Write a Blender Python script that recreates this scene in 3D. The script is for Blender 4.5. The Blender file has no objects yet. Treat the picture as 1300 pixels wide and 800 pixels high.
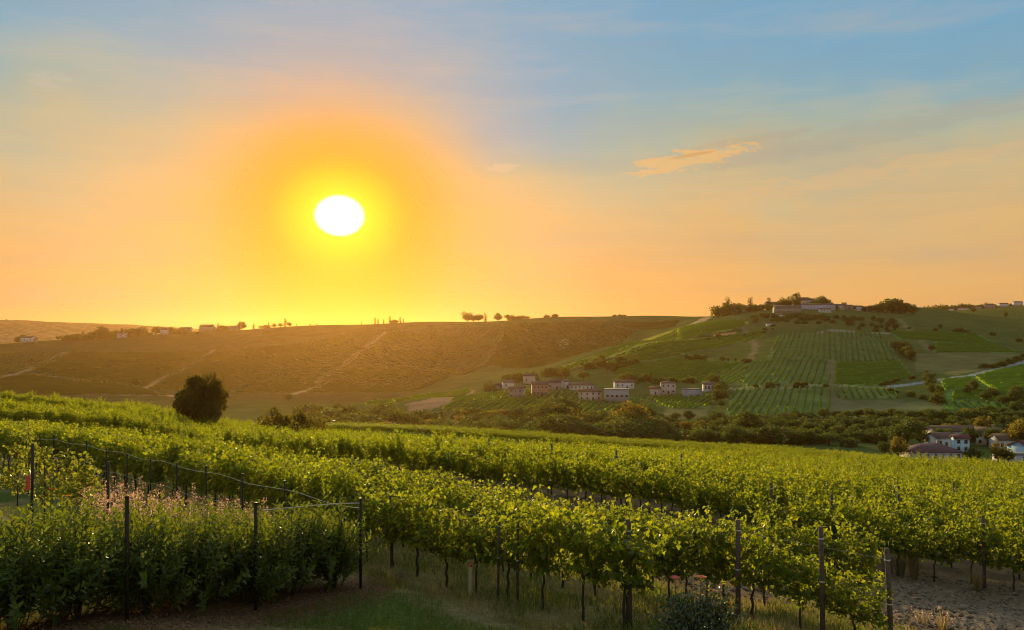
import bpy, math, random
import numpy as np
from mathutils import Vector, Matrix

# ------------------------------------------------------------------ camera
scene = bpy.context.scene
C = scene.collection
EYE = 6.0
F = 1000.0            # focal length in units of the 1300 px wide photograph
HOR = 440.0           # height of the true horizon in it
cam_data = bpy.data.cameras.new('camera')
cam_data.sensor_width = 36.0
cam_data.lens = 36.0 * F / 1300.0
cam_data.shift_y = (HOR - 400.0) / 1300.0
cam_data.clip_start = 0.1
cam_data.clip_end = 30000.0
cam = bpy.data.objects.new('camera', cam_data)
C.objects.link(cam)
cam.location = (0, 0, EYE)
cam.rotation_euler = (math.radians(90), 0, 0)
scene.camera = cam

# ------------------------------------------------------------------ sky, sun, exposure
SUN = Vector((-0.219, 1.0, 0.166)).normalized()
SUN_EL = math.asin(SUN.z)
SUN_AZ = math.atan2(SUN.x, SUN.y)
world = bpy.data.worlds.new('World')
scene.world = world
world.use_nodes = True
nt = world.node_tree
nt.nodes.clear()

def lin(c):
    return tuple((v / 255.0 / 12.92) if v / 255.0 <= 0.04045 else ((v / 255.0 + 0.055) / 1.055) ** 2.4 for v in c)

def wn(t, **kw):
    n = nt.nodes.new(t)
    for k, v in kw.items(): setattr(n, k, v)
    return n
def wmath(op, a, b=None, clamp=False):
    n = wn('ShaderNodeMath', operation=op, use_clamp=clamp)
    for i, v in enumerate((a, b)):
        if v is None: continue
        if hasattr(v, 'is_output'): nt.links.new(v, n.inputs[i])
        else: n.inputs[i].default_value = v
    return n.outputs[0]
def wramp(fac, stops, interp='B_SPLINE'):
    n = wn('ShaderNodeValToRGB')
    cr = n.color_ramp
    cr.interpolation = interp
    while len(cr.elements) > 1: cr.elements.remove(cr.elements[-1])
    for i, (p, c) in enumerate(stops):
        e = cr.elements[0] if i == 0 else cr.elements.new(p)
        e.position = p
        e.color = (*c, 1)
    nt.links.new(fac, n.inputs[0])
    return n.outputs[0]
def wmix(fac, a, b, mode='MIX'):
    n = wn('ShaderNodeMix', data_type='RGBA', blend_type=mode)
    for s, v in ((n.inputs[0], fac), (n.inputs[6], a), (n.inputs[7], b)):
        if hasattr(v, 'is_output'): nt.links.new(v, s)
        else: s.default_value = v if isinstance(v, float) else (*v, 1)
    return n.outputs[2]

tc = wn('ShaderNodeTexCoord')
sep = wn('ShaderNodeSeparateXYZ')
nt.links.new(tc.outputs['Generated'], sep.inputs[0])
dx, dy, dz = sep.outputs
# streaky high cloud: noise stretched along the horizon
mp = wn('ShaderNodeMapping')
mp.inputs['Scale'].default_value = (1.7, 1.7, 12.0)
mp.inputs['Rotation'].default_value = (0.0, math.radians(6), 0.0)
nt.links.new(tc.outputs['Generated'], mp.inputs[0])
nz = wn('ShaderNodeTexNoise'); nz.inputs['Scale'].default_value = 2.2
nz.inputs['Detail'].default_value = 9; nz.inputs['Roughness'].default_value = 0.62
nt.links.new(mp.outputs[0], nz.inputs['Vector'])
mp2 = wn('ShaderNodeMapping'); mp2.inputs['Scale'].default_value = (2.0, 2.0, 3.2)
nt.links.new(tc.outputs['Generated'], mp2.inputs[0])
nz2 = wn('ShaderNodeTexNoise'); nz2.inputs['Scale'].default_value = 1.7
nz2.inputs['Detail'].default_value = 4
nt.links.new(mp2.outputs[0], nz2.inputs['Vector'])
wob = wmath('MULTIPLY', wmath('SUBTRACT', nz2.outputs[0], 0.5), 0.22)
el = wmath('ADD', dz, wob, True)
el = wmath('ADD', el, wmath('MULTIPLY', dx, 0.01), True)
base = wramp(el, [(0.0, lin((244, 172, 92))), (0.08, lin((240, 180, 104))), (0.155, lin((228, 186, 124))),
                  (0.205, lin((204, 188, 146))), (0.25, lin((168, 184, 168))), (0.315, lin((122, 174, 200))),
                  (0.45, lin((112, 166, 204))), (0.65, lin((172, 196, 208))), (1.0, lin((190, 206, 212)))])
streak = wmath('MULTIPLY', wmath('SUBTRACT', nz.outputs[0], 0.5), 0.9)
base = wmix(wmath('ADD', wmath('MULTIPLY', streak, 1.1), 0.0, True), base, lin((236, 196, 142)))
base = wmix(wmath('ADD', wmath('MULTIPLY', streak, -1.1), 0.03, True), base, lin((150, 160, 160)))
# behind the viewer the evening sky is dimmer
back = wramp(wmath('ADD', wmath('MULTIPLY', dy, 0.5), 0.5), [(0.0, (0.84, 0.82, 0.76)), (0.55, (0.86, 0.85, 0.80)), (0.8, (1, 1, 1))], 'EASE')
base = wmix(1.0, base, back, 'MULTIPLY')
# distance from the sun, stretched down towards the hazy horizon
def sund(sx, sz_up, sz_dn):
    a = wmath('MULTIPLY', wmath('SUBTRACT', dx, SUN.x), sx)
    b = wmath('SUBTRACT', dy, SUN.y)
    c0 = wmath('SUBTRACT', dz, SUN.z)
    up = wmath('MULTIPLY', wmath('MAXIMUM', c0, 0.0), sz_up)
    dn = wmath('MULTIPLY', wmath('MINIMUM', c0, 0.0), sz_dn)
    q = wmath('ADD', wmath('POWER', wmath('ABSOLUTE', a), 2.0), wmath('POWER', wmath('ABSOLUTE', wmath('ADD', up, dn)), 2.0))
    q = wmath('ADD', q, wmath('POWER', wmath('ABSOLUTE', b), 2.0))
    return wmath('SQRT', q)
dg = sund(1.05, 1.2, 0.82)
dd = sund(1.0, 1.22, 1.22)
glow_f = wramp(wmath('MULTIPLY', dg, 2.0), [(0.0, (1, 1, 1)), (0.13, (1, 1, 1)), (0.22, (.84,) * 3), (0.31, (0.56,) * 3), (0.44, (0.25,) * 3), (0.64, (0.08,) * 3), (0.95, (0, 0, 0))], 'B_SPLINE')
glow_c = wramp(wmath('MULTIPLY', dg, 2.0), [(0.0, lin((255, 192, 0))), (0.12, lin((255, 172, 0))), (0.21, lin((255, 158, 0))), (0.32, lin((252, 166, 44))), (0.55, lin((250, 188, 122))), (0.8, lin((236, 206, 168)))], 'B_SPLINE')
col = wmix(glow_f, base, glow_c)
# the sun's own disc with its bright rim
disc_f = wramp(wmath('MULTIPLY', dd, 10.0), [(0.0, (1, 1, 1)), (0.30, (1, 1, 1)), (0.42, (.75,) * 3), (0.72, (0, 0, 0))], 'B_SPLINE')
col = wmix(disc_f, col, lin((255, 238, 0)))
white_f = wramp(wmath('MULTIPLY', dd, 10.0), [(0.0, (1, 1, 1)), (0.20, (1, 1, 1)), (0.33, (0, 0, 0))], 'EASE')
col = wmix(white_f, col, (3.0, 3.0, 2.9))
# one small sunlit cloud and the grey band above it
def patch(cx, cy, wx, wz, noise_amt):
    v = Vector(((cx - 650) / F, 1.0, (HOR - cy) / F)).normalized()
    a = wmath('DIVIDE', wmath('SUBTRACT', dx, v.x), wx)
    b = wmath('DIVIDE', wmath('SUBTRACT', wmath('SUBTRACT', dz, v.z), wmath('MULTIPLY', wmath('SUBTRACT', dx, v.x), 0.12)), wz)
    q = wmath('ADD', wmath('MULTIPLY', a, a), wmath('MULTIPLY', b, b))
    q = wmath('ADD', q, wmath('MULTIPLY', wmath('SUBTRACT', fine.outputs[0], 0.5), noise_amt))
    return q
mp3 = wn('ShaderNodeMapping'); mp3.inputs['Scale'].default_value = (14, 14, 60)
nt.links.new(tc.outputs['Generated'], mp3.inputs[0])
fine = wn('ShaderNodeTexNoise'); fine.inputs['Scale'].default_value = 2.2; fine.inputs['Detail'].default_value = 9; fine.inputs['Roughness'].default_value = 0.65
nt.links.new(mp3.outputs[0], fine.inputs['Vector'])
FR = (dy, 0.0)
def cloud(cx, cy, wx, wz, na, colr, strength):
    global col
    q = patch(cx, cy, wx, wz, na)
    f = wramp(q, [(0.0, (strength,) * 3), (0.45, (strength * 0.85,) * 3), (1.0, (0, 0, 0))], 'EASE')
    f = wmath('MULTIPLY', f, wmath('GREATER_THAN', dy, 0.0))
    col = wmix(f, col, colr)
cloud(1090, 172, 0.20, 0.016, 3.2, lin((168, 162, 150)), 0.30)
cloud(930, 182, 0.10, 0.006, 3.4, lin((180, 160, 138)), 0.28)
cloud(872, 203, 0.070, 0.013, 6.5, lin((252, 192, 112)), 0.6)
cloud(878, 197, 0.030, 0.0025, 2.0, lin((205, 150, 90)), 0.5)
cloud(636, 214, 0.022, 0.006, 7.0, lin((250, 205, 160)), 0.28)
cloud(68, 102, 0.02, 0.010, 7.0, lin((220, 200, 175)), 0.22)
cloud(1080, 225, 0.18, 0.012, 6.0, lin((246, 190, 124)), 0.25)
sky = wn('ShaderNodeTexSky', sky_type='NISHITA')
sky.sun_disc = False
sky.sun_elevation = SUN_EL
sky.sun_rotation = SUN_AZ
sky.dust_density = 4.0
lowf = wmath('MULTIPLY', wmath('ADD', dz, 0.02), 60.0, True)   # below the horizon: dark earth
def wscale(c, k):
    n = wn('ShaderNodeVectorMath', operation='SCALE'); nt.links.new(c, n.inputs[0]); n.inputs['Scale'].default_value = k
    return n.outputs[0]
total = wn('ShaderNodeVectorMath', operation='ADD')
nt.links.new(wscale(wmix(lowf, (0.05, 0.045, 0.03), col), 7.9), total.inputs[0])
nt.links.new(wscale(sky.outputs[0], 0.008), total.inputs[1])
bg = wn('ShaderNodeBackground'); bg.inputs[1].default_value = 0.1
nt.links.new(total.outputs[0], bg.inputs[0])
wo = wn('ShaderNodeOutputWorld')
nt.links.new(bg.outputs[0], wo.inputs[0])

sun_data = bpy.data.lights.new('sun', 'SUN')
sun_data.energy = 5.0
sun_data.angle = math.radians(0.6)
sun_data.color = (1.0, 0.74, 0.30)
sun = bpy.data.objects.new('sun', sun_data)
C.objects.link(sun)
sun.location = SUN * 900
sun.rotation_euler = SUN.to_track_quat('Z', 'Y').to_euler()

vs = scene.view_settings
vs.view_transform = 'Standard'; vs.look = 'None'; vs.gamma = 1.0; vs.exposure = 0.25
vs.use_curve_mapping = False
cy = scene.cycles
cy.max_bounces = 6; cy.diffuse_bounces = 3; cy.glossy_bounces = 1; cy.transmission_bounces = 4
cy.transparent_max_bounces = 4; cy.volume_bounces = 0
cy.use_denoising = True
try: cy.denoiser = 'OPENIMAGEDENOISE'
except Exception: pass
cy.sample_clamp_indirect = 4.0
cy.filter_width = 1.05

# ------------------------------------------------------------------ terrain heights (relative to the eye)
def pchip_fit(x, y):
    x = np.asarray(x, float); y = np.asarray(y, float)
    h = np.diff(x); d = np.diff(y) / h
    m = np.zeros_like(y)
    m[0] = d[0]; m[-1] = d[-1]
    for i in range(1, len(x) - 1):
        if d[i - 1] * d[i] > 0:
            w1 = 2 * h[i] + h[i - 1]; w2 = h[i] + 2 * h[i - 1]
            m[i] = (w1 + w2) / (w1 / d[i - 1] + w2 / d[i])
    return x, y, m
def herm(fit, q):
    x, y, m = fit
    q = np.clip(q, x[0], x[-1])
    i = np.clip(np.searchsorted(x, q) - 1, 0, len(x) - 2)
    h = x[i + 1] - x[i]; t = (q - x[i]) / h
    return (2*t**3 - 3*t**2 + 1) * y[i] + (t**3 - 2*t**2 + t) * h * m[i] + (-2*t**3 + 3*t**2) * y[i+1] + (t**3 - t**2) * h * m[i+1]

nearY = [3, 6, 10, 14, 20, 28, 40, 60, 90, 130, 160]
nearC = [-300, 0, 200, 270, 450, 650, 850, 1050, 1300, 1600]
nearZ = [[-3.4, -3.4, -3.5, -3.58, -3.8, -4.1, -4.3, -4.5, -4.8, -5.1],
         [-3.6, -3.6, -3.7, -3.78, -4.0, -4.3, -4.6, -4.8, -5.2, -5.6],
         [-3.9, -3.9, -4.0, -4.08, -4.3, -4.6, -4.9, -5.0, -5.6, -6.0],
         [-4.1, -4.1, -4.3, -4.41, -4.7, -4.92, -5.1, -5.2, -6.0, -6.4],
         [-4.4, -4.4, -4.7, -4.85, -5.25, -5.7, -6.1, -6.4, -6.75, -7.0],
         [-5.0, -5.0, -5.3, -5.5, -6.0, -6.4, -6.5, -7.4, -7.7, -8.0],
         [-6.0, -6.0, -6.3, -6.5, -6.75, -7.1, -7.6, -8.7, -9.2, -9.6],
         [-7.3, -7.3, -7.6, -8.3, -8.95, -9.7, -10.4, -11.2, -11.8, -12.4],
         [-8.6, -8.6, -9.2, -10.55, -12.0, -13.3, -13.9, -14.4, -15.3, -15.6],
         [-9.8, -9.8, -12.3, -14.4, -15.0, -17.0, -18.4, -19.6, -22.0, -24.0],
         [-13.0, -13.0, -17.0, -17.2, -16.6, -18.3, -20.4, -22.0, -27.0, -30.0]]
farY = [200, 300, 400, 500, 600, 700, 850, 1000, 1150, 1300, 1600, 2200, 3000, 4800]
farC = [-600, 0, 200, 270, 350, 500, 650, 800, 900, 1000, 1150, 1300, 1900]
farP = [[615, 590, 553, 525, 505, 490, 470, 455, 445, 437, 447, 430, 405, 425],
        [615, 590, 553, 525, 505, 490, 470, 455, 445, 437, 447, 432, 407, 425],
        [620, 590, 555, 527, 508, 493, 470, 452, 438, 424, 436, 428, 415, 428],
        [620, 590, 555, 528, 509, 494, 470, 451, 436, 420, 433, 430, 419, 430],
        [620, 590, 555, 528, 510, 495, 470, 450, 434, 416, 430, 432, 424, 432],
        [610, 588, 548, 508, 507, 497, 475, 452, 430, 411, 418, 425, 430, 435],
        [605, 572, 535, 508, 490, 482, 472, 452, 428, 405, 412, 420, 425, 432],
        [605, 570, 533, 510, 490, 465, 437, 438, 421, 402, 410, 418, 420, 430],
        [605, 570, 535, 508, 485, 460, 432, 408, 404, 402, 408, 415, 420, 430],
        [605, 568, 535, 500, 472, 448, 425, 402, 391, 390, 402, 412, 418, 430],
        [605, 566, 533, 500, 478, 455, 430, 408, 395, 391, 400, 402, 410, 425],
        [610, 570, 525, 492, 470, 455, 440, 422, 410, 404, 398, 389, 396, 415],
        [610, 570, 525, 492, 470, 455, 440, 422, 410, 404, 398, 388, 396, 415]]
allY = np.array(nearY + farY, float)
fits = []
for j, c in enumerate(farC):
    zn = [np.interp(c, nearC, row) for row in nearZ]
    zf = [(HOR - p) / F * y for p, y in zip(farP[j], farY)]
    fits.append(pchip_fit(np.log(allY), zn + zf))
LG = np.linspace(math.log(3), math.log(4800), 1400)
TAB = np.array([herm(f, LG) for f in fits])
FC = np.array(farC, float)
_m = np.zeros_like(TAB)
_m[1:-1] = (TAB[2:] - TAB[:-2]) / (FC[2:] - FC[:-2])[:, None]
def H(x, y):
    """ground height at (x, y), world z"""
    x = np.asarray(x, float); y = np.asarray(y, float)
    c = 650 + F * x / np.maximum(y, 10.0)
    lg = np.log(np.clip(y, 3.0, 4799.0))
    k = (lg - LG[0]) / (LG[1] - LG[0])
    k0 = np.clip(k.astype(int), 0, len(LG) - 2); fk = k - k0
    c = np.clip(c, FC[0], FC[-1] - 1e-6)
    j = np.clip(np.searchsorted(FC, c, side='right') - 1, 0, len(FC) - 2)
    def at(A, jj): return A[jj, k0] * (1 - fk) + A[jj, k0 + 1] * fk
    h = FC[j + 1] - FC[j]; t = (c - FC[j]) / h
    z = ((2*t**3 - 3*t**2 + 1) * at(TAB, j) + (t**3 - 2*t**2 + t) * h * at(_m, j)
         + (-2*t**3 + 3*t**2) * at(TAB, j + 1) + (t**3 - t**2) * h * at(_m, j + 1))
    far = np.clip((y - 180) / 400, 0, 1)
    z = z + far * (1.3 * np.sin(x * .013 + y * .009) + 1.0 * np.sin(x * .031 - y * .011 + 1.3) + .6 * np.sin(x * .02 + y * .043))
    near = np.clip(1 - y / 120, 0, 1)
    z = z + near * (.05 * np.sin(x * 1.1 + y * .7) + .04 * np.sin(x * .53 - y * 1.9))
    return z + EYE
def Hs(x, y): return float(H(x, y))
def G(px, Y):
    x = (px - 650) / F * Y
    return Vector((x, Y, Hs(x, Y)))
def pyof(x, y, z): return HOR - (z - EYE) / y * F
_ys = np.exp(np.linspace(math.log(150), math.log(4700), 900))
def pix(px, py, y0=180, y1=4700):
    """first ground point along column px that shows at height py"""
    ys = _ys[(_ys >= y0) & (_ys <= y1)]
    xs = (px - 650) / F * ys
    p = pyof(xs, ys, H(xs, ys))
    for i in range(1, len(ys)):
        if (p[i - 1] - py) * (p[i] - py) <= 0 and p[i] < p[i - 1]:
            t = (p[i - 1] - py) / (p[i - 1] - p[i] + 1e-9)
            return G(px, ys[i - 1] + t * (ys[i] - ys[i - 1]))
    k = int(np.argmin(np.abs(p - py)))
    return G(px, ys[k])

# ------------------------------------------------------------------ helpers
def mesh_obj(name, verts, faces, mat=None, parent=None, smooth=False, matidx=None):
    """verts (n,3), faces list of index arrays (each of shape (m,k))"""
    me = bpy.data.meshes.new(name)
    verts = np.asarray(verts, np.float32).reshape(-1, 3)
    if isinstance(faces, np.ndarray): faces = [faces]
    faces = [np.asarray(f, np.int32) for f in faces if len(f)]
    loops = np.concatenate([f.ravel() for f in faces]) if faces else np.zeros(0, np.int32)
    tot = np.concatenate([np.full(len(f), f.shape[1], np.int32) for f in faces]) if faces else np.zeros(0, np.int32)
    start = np.concatenate([[0], np.cumsum(tot)[:-1]]).astype(np.int32)
    me.vertices.add(len(verts)); me.vertices.foreach_set('co', verts.ravel())
    me.loops.add(len(loops)); me.loops.foreach_set('vertex_index', loops)
    me.polygons.add(len(tot)); me.polygons.foreach_set('loop_start', start)
    me.polygons.foreach_set('loop_total', tot)
    if smooth: me.polygons.foreach_set('use_smooth', np.ones(len(tot), bool))
    for m in (mat if isinstance(mat, (list, tuple)) else [mat]):
        if m: me.materials.append(m)
    if matidx is not None: me.polygons.foreach_set('material_index', np.asarray(matidx, np.int32))
    me.update(calc_edges=True)
    o = bpy.data.objects.new(name, me)
    C.objects.link(o)
    if parent: o.parent = parent
    return o
def props(o, label=None, cat=None, group=None, kind=None):
    if label: o['label'] = label
    if cat: o['category'] = cat
    if group: o['group'] = group
    if kind: o['kind'] = kind
    return o
def empty(name, loc=(0, 0, 0), rz=0.0, s=1.0):
    o = bpy.data.objects.new(name, None)
    o.empty_display_size = .2
    C.objects.link(o)
    o.location = loc; o.rotation_euler = (0, 0, rz); o.scale = (s, s, s) if not hasattr(s, '__len__') else s
    return o
def copy_tree(o, parent=None):
    c = o.copy(); C.objects.link(c); c.parent = parent
    for ch in o.children: copy_tree(ch, c)
    return c

class MB:
    """collects simple solids into one mesh"""
    def __init__(s): s.v = []; s.f3 = []; s.f4 = []; s.n = 0
    def add(s, v, f3=None, f4=None):
        v = np.asarray(v, float).reshape(-1, 3)
        if f3 is not None and len(f3): s.f3.append(np.asarray(f3, int) + s.n)
        if f4 is not None and len(f4): s.f4.append(np.asarray(f4, int) + s.n)
        s.v.append(v); s.n += len(v); return s
    def box(s, c, d, rz=0.0):
        x, y, z = [k / 2 for k in d]
        v = np.array([[i * x, j * y, k * z] for k in (-1, 1) for j in (-1, 1) for i in (-1, 1)])
        if rz:
            R = np.array([[math.cos(rz), -math.sin(rz), 0], [math.sin(rz), math.cos(rz), 0], [0, 0, 1]])
            v = v @ R.T
        return s.add(v + np.array(c), None, [[0, 2, 3, 1], [4, 5, 7, 6], [0, 1, 5, 4], [2, 6, 7, 3], [0, 4, 6, 2], [1, 3, 7, 5]])
    def tube(s, pts, r, n=6, cap=True):
        pts = np.asarray(pts, float); m = len(pts)
        r = np.broadcast_to(r, (m,)) if not hasattr(r, '__len__') else np.asarray(r)
        V = []
        for i in range(m):
            t = pts[min(i + 1, m - 1)] - pts[max(i - 1, 0)]
            t /= np.linalg.norm(t) + 1e-9
            a = np.cross(t, [0, 0, 1.0]) if abs(t[2]) < .9 else np.cross(t, [0, 1.0, 0])
            a /= np.linalg.norm(a) + 1e-9; b = np.cross(t, a)
            an = np.arange(n) / n * 2 * math.pi
            V.append(pts[i] + r[i] * (np.cos(an)[:, None] * a + np.sin(an)[:, None] * b))
        f4 = [[i * n + k, i * n + (k + 1) % n, (i + 1) * n + (k + 1) % n, (i + 1) * n + k] for i in range(m - 1) for k in range(n)]
        V = np.concatenate(V)
        f3 = []
        if cap:
            V = np.concatenate([V, pts[:1], pts[-1:]])
            f3 = [[(k + 1) % n, k, m * n] for k in range(n)] + [[(m - 1) * n + k, (m - 1) * n + (k + 1) % n, m * n + 1] for k in range(n)]
        return s.add(V, f3, f4)
    def build(s, name, mat, parent=None, smooth=False):
        fs = []
        if s.f4: fs.append(np.concatenate(s.f4))
        if s.f3: fs.append(np.concatenate(s.f3))
        return mesh_obj(name, np.concatenate(s.v), fs, mat, parent, smooth)

def new_mat(name):
    m = bpy.data.materials.new(name); m.use_nodes = True
    t = m.node_tree; t.nodes.clear()
    return m, t
def nd(t, typ, **kw):
    n = t.nodes.new(typ)
    for k, v in kw.items():
        if isinstance(k, str) and k.startswith('i_'): n.inputs[k[2:]].default_value = v
        else: setattr(n, k, v)
    return n
def tramp(t, fac, stops, interp='LINEAR'):
    n = t.nodes.new('ShaderNodeValToRGB'); cr = n.color_ramp; cr.interpolation = interp
    while len(cr.elements) > 1: cr.elements.remove(cr.elements[-1])
    for i, (p, c) in enumerate(stops):
        e = cr.elements[0] if i == 0 else cr.elements.new(p)
        e.position = p; e.color = (*c, 1)
    t.links.new(fac, n.inputs[0]); return n.outputs[0]
def tmix(t, fac, a, b, mode='MIX'):
    n = t.nodes.new('ShaderNodeMix'); n.data_type = 'RGBA'; n.blend_type = mode
    for s, v in ((n.inputs[0], fac), (n.inputs[6], a), (n.inputs[7], b)):
        if hasattr(v, 'is_output'): t.links.new(v, s)
        else: s.default_value = v if isinstance(v, (int, float)) else (*v, 1)
    return n.outputs[2]
def tnoise(t, scale, detail=4, coord='Object', rough=.55):
    tcn = t.nodes.new('ShaderNodeTexCoord'); n = t.nodes.new('ShaderNodeTexNoise')
    n.inputs['Scale'].default_value = scale; n.inputs['Detail'].default_value = detail; n.inputs['Roughness'].default_value = rough
    t.links.new(tcn.outputs[coord], n.inputs['Vector']); return n.outputs[0]
def tmath(t, op, a, b=None):
    n = t.nodes.new('ShaderNodeMath'); n.operation = op
    for i, v in enumerate((a, b)):
        if v is None: continue
        if hasattr(v, 'is_output'): t.links.new(v, n.inputs[i])
        else: n.inputs[i].default_value = v
    return n.outputs[0]
def leaf_mat(name, cols, trans, tfac=0.45, rough=0.45, spec=0.4, objvar=0.35):
    """leaf: reflects cols, lets light through in the colour trans"""
    m, t = new_mat(name)
    geo = t.nodes.new('ShaderNodeNewGeometry'); oi = t.nodes.new('ShaderNodeObjectInfo')
    r = tmath(t, 'FRACT', tmath(t, 'ADD', tmath(t, 'MULTIPLY', geo.outputs['Random Per Island'], 1 - objvar), tmath(t, 'MULTIPLY', oi.outputs['Random'], objvar)))
    n = len(cols)
    c = tramp(t, r, [(i / max(1, n - 1), k) for i, k in enumerate(cols)])
    c2 = tramp(t, r, [(i / max(1, n - 1), k) for i, k in enumerate(trans)])
    p = nd(t, 'ShaderNodeBsdfPrincipled'); p.inputs['Roughness'].default_value = rough
    p.inputs['Specular IOR Level'].default_value = spec
    t.links.new(c, p.inputs['Base Color'])
    tr = nd(t, 'ShaderNodeBsdfTranslucent'); t.links.new(c2, tr.inputs[0])
    mx = nd(t, 'ShaderNodeMixShader'); mx.inputs[0].default_value = tfac
    t.links.new(p.outputs[0], mx.inputs[1]); t.links.new(tr.outputs[0], mx.inputs[2])
    o = nd(t, 'ShaderNodeOutputMaterial'); t.links.new(mx.outputs[0], o.inputs[0])
    return m
def solid_mat(name, c1, c2, scale=6.0, rough=.8, bump=0.0, spec=.3, metal=0.0, objvar=0.0):
    m, t = new_mat(name)
    nn = tnoise(t, scale, 5)
    fac = tramp(t, nn, [(.3, (0, 0, 0)), (.7, (1, 1, 1))])
    c = tmix(t, fac, c1, c2)
    if objvar:
        oi = t.nodes.new('ShaderNodeObjectInfo')
        v = tmath(t, 'ADD', tmath(t, 'MULTIPLY', oi.outputs['Random'], objvar), 1 - objvar / 2)
        cmb = t.nodes.new('ShaderNodeCombineColor')
        for i in range(3): t.links.new(v, cmb.inputs[i])
        c = tmix(t, 1.0, c, cmb.outputs[0], 'MULTIPLY')
    p = nd(t, 'ShaderNodeBsdfPrincipled'); p.inputs['Roughness'].default_value = rough
    p.inputs['Specular IOR Level'].default_value = spec; p.inputs['Metallic'].default_value = metal
    t.links.new(c, p.inputs['Base Color'])
    if bump:
        b = nd(t, 'ShaderNodeBump'); b.inputs['Strength'].default_value = bump; b.inputs['Distance'].default_value = .05
        t.links.new(nn, b.inputs['Height']); t.links.new(b.outputs[0], p.inputs['Normal'])
    o = nd(t, 'ShaderNodeOutputMaterial'); t.links.new(p.outputs[0], o.inputs[0])
    return m
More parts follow.
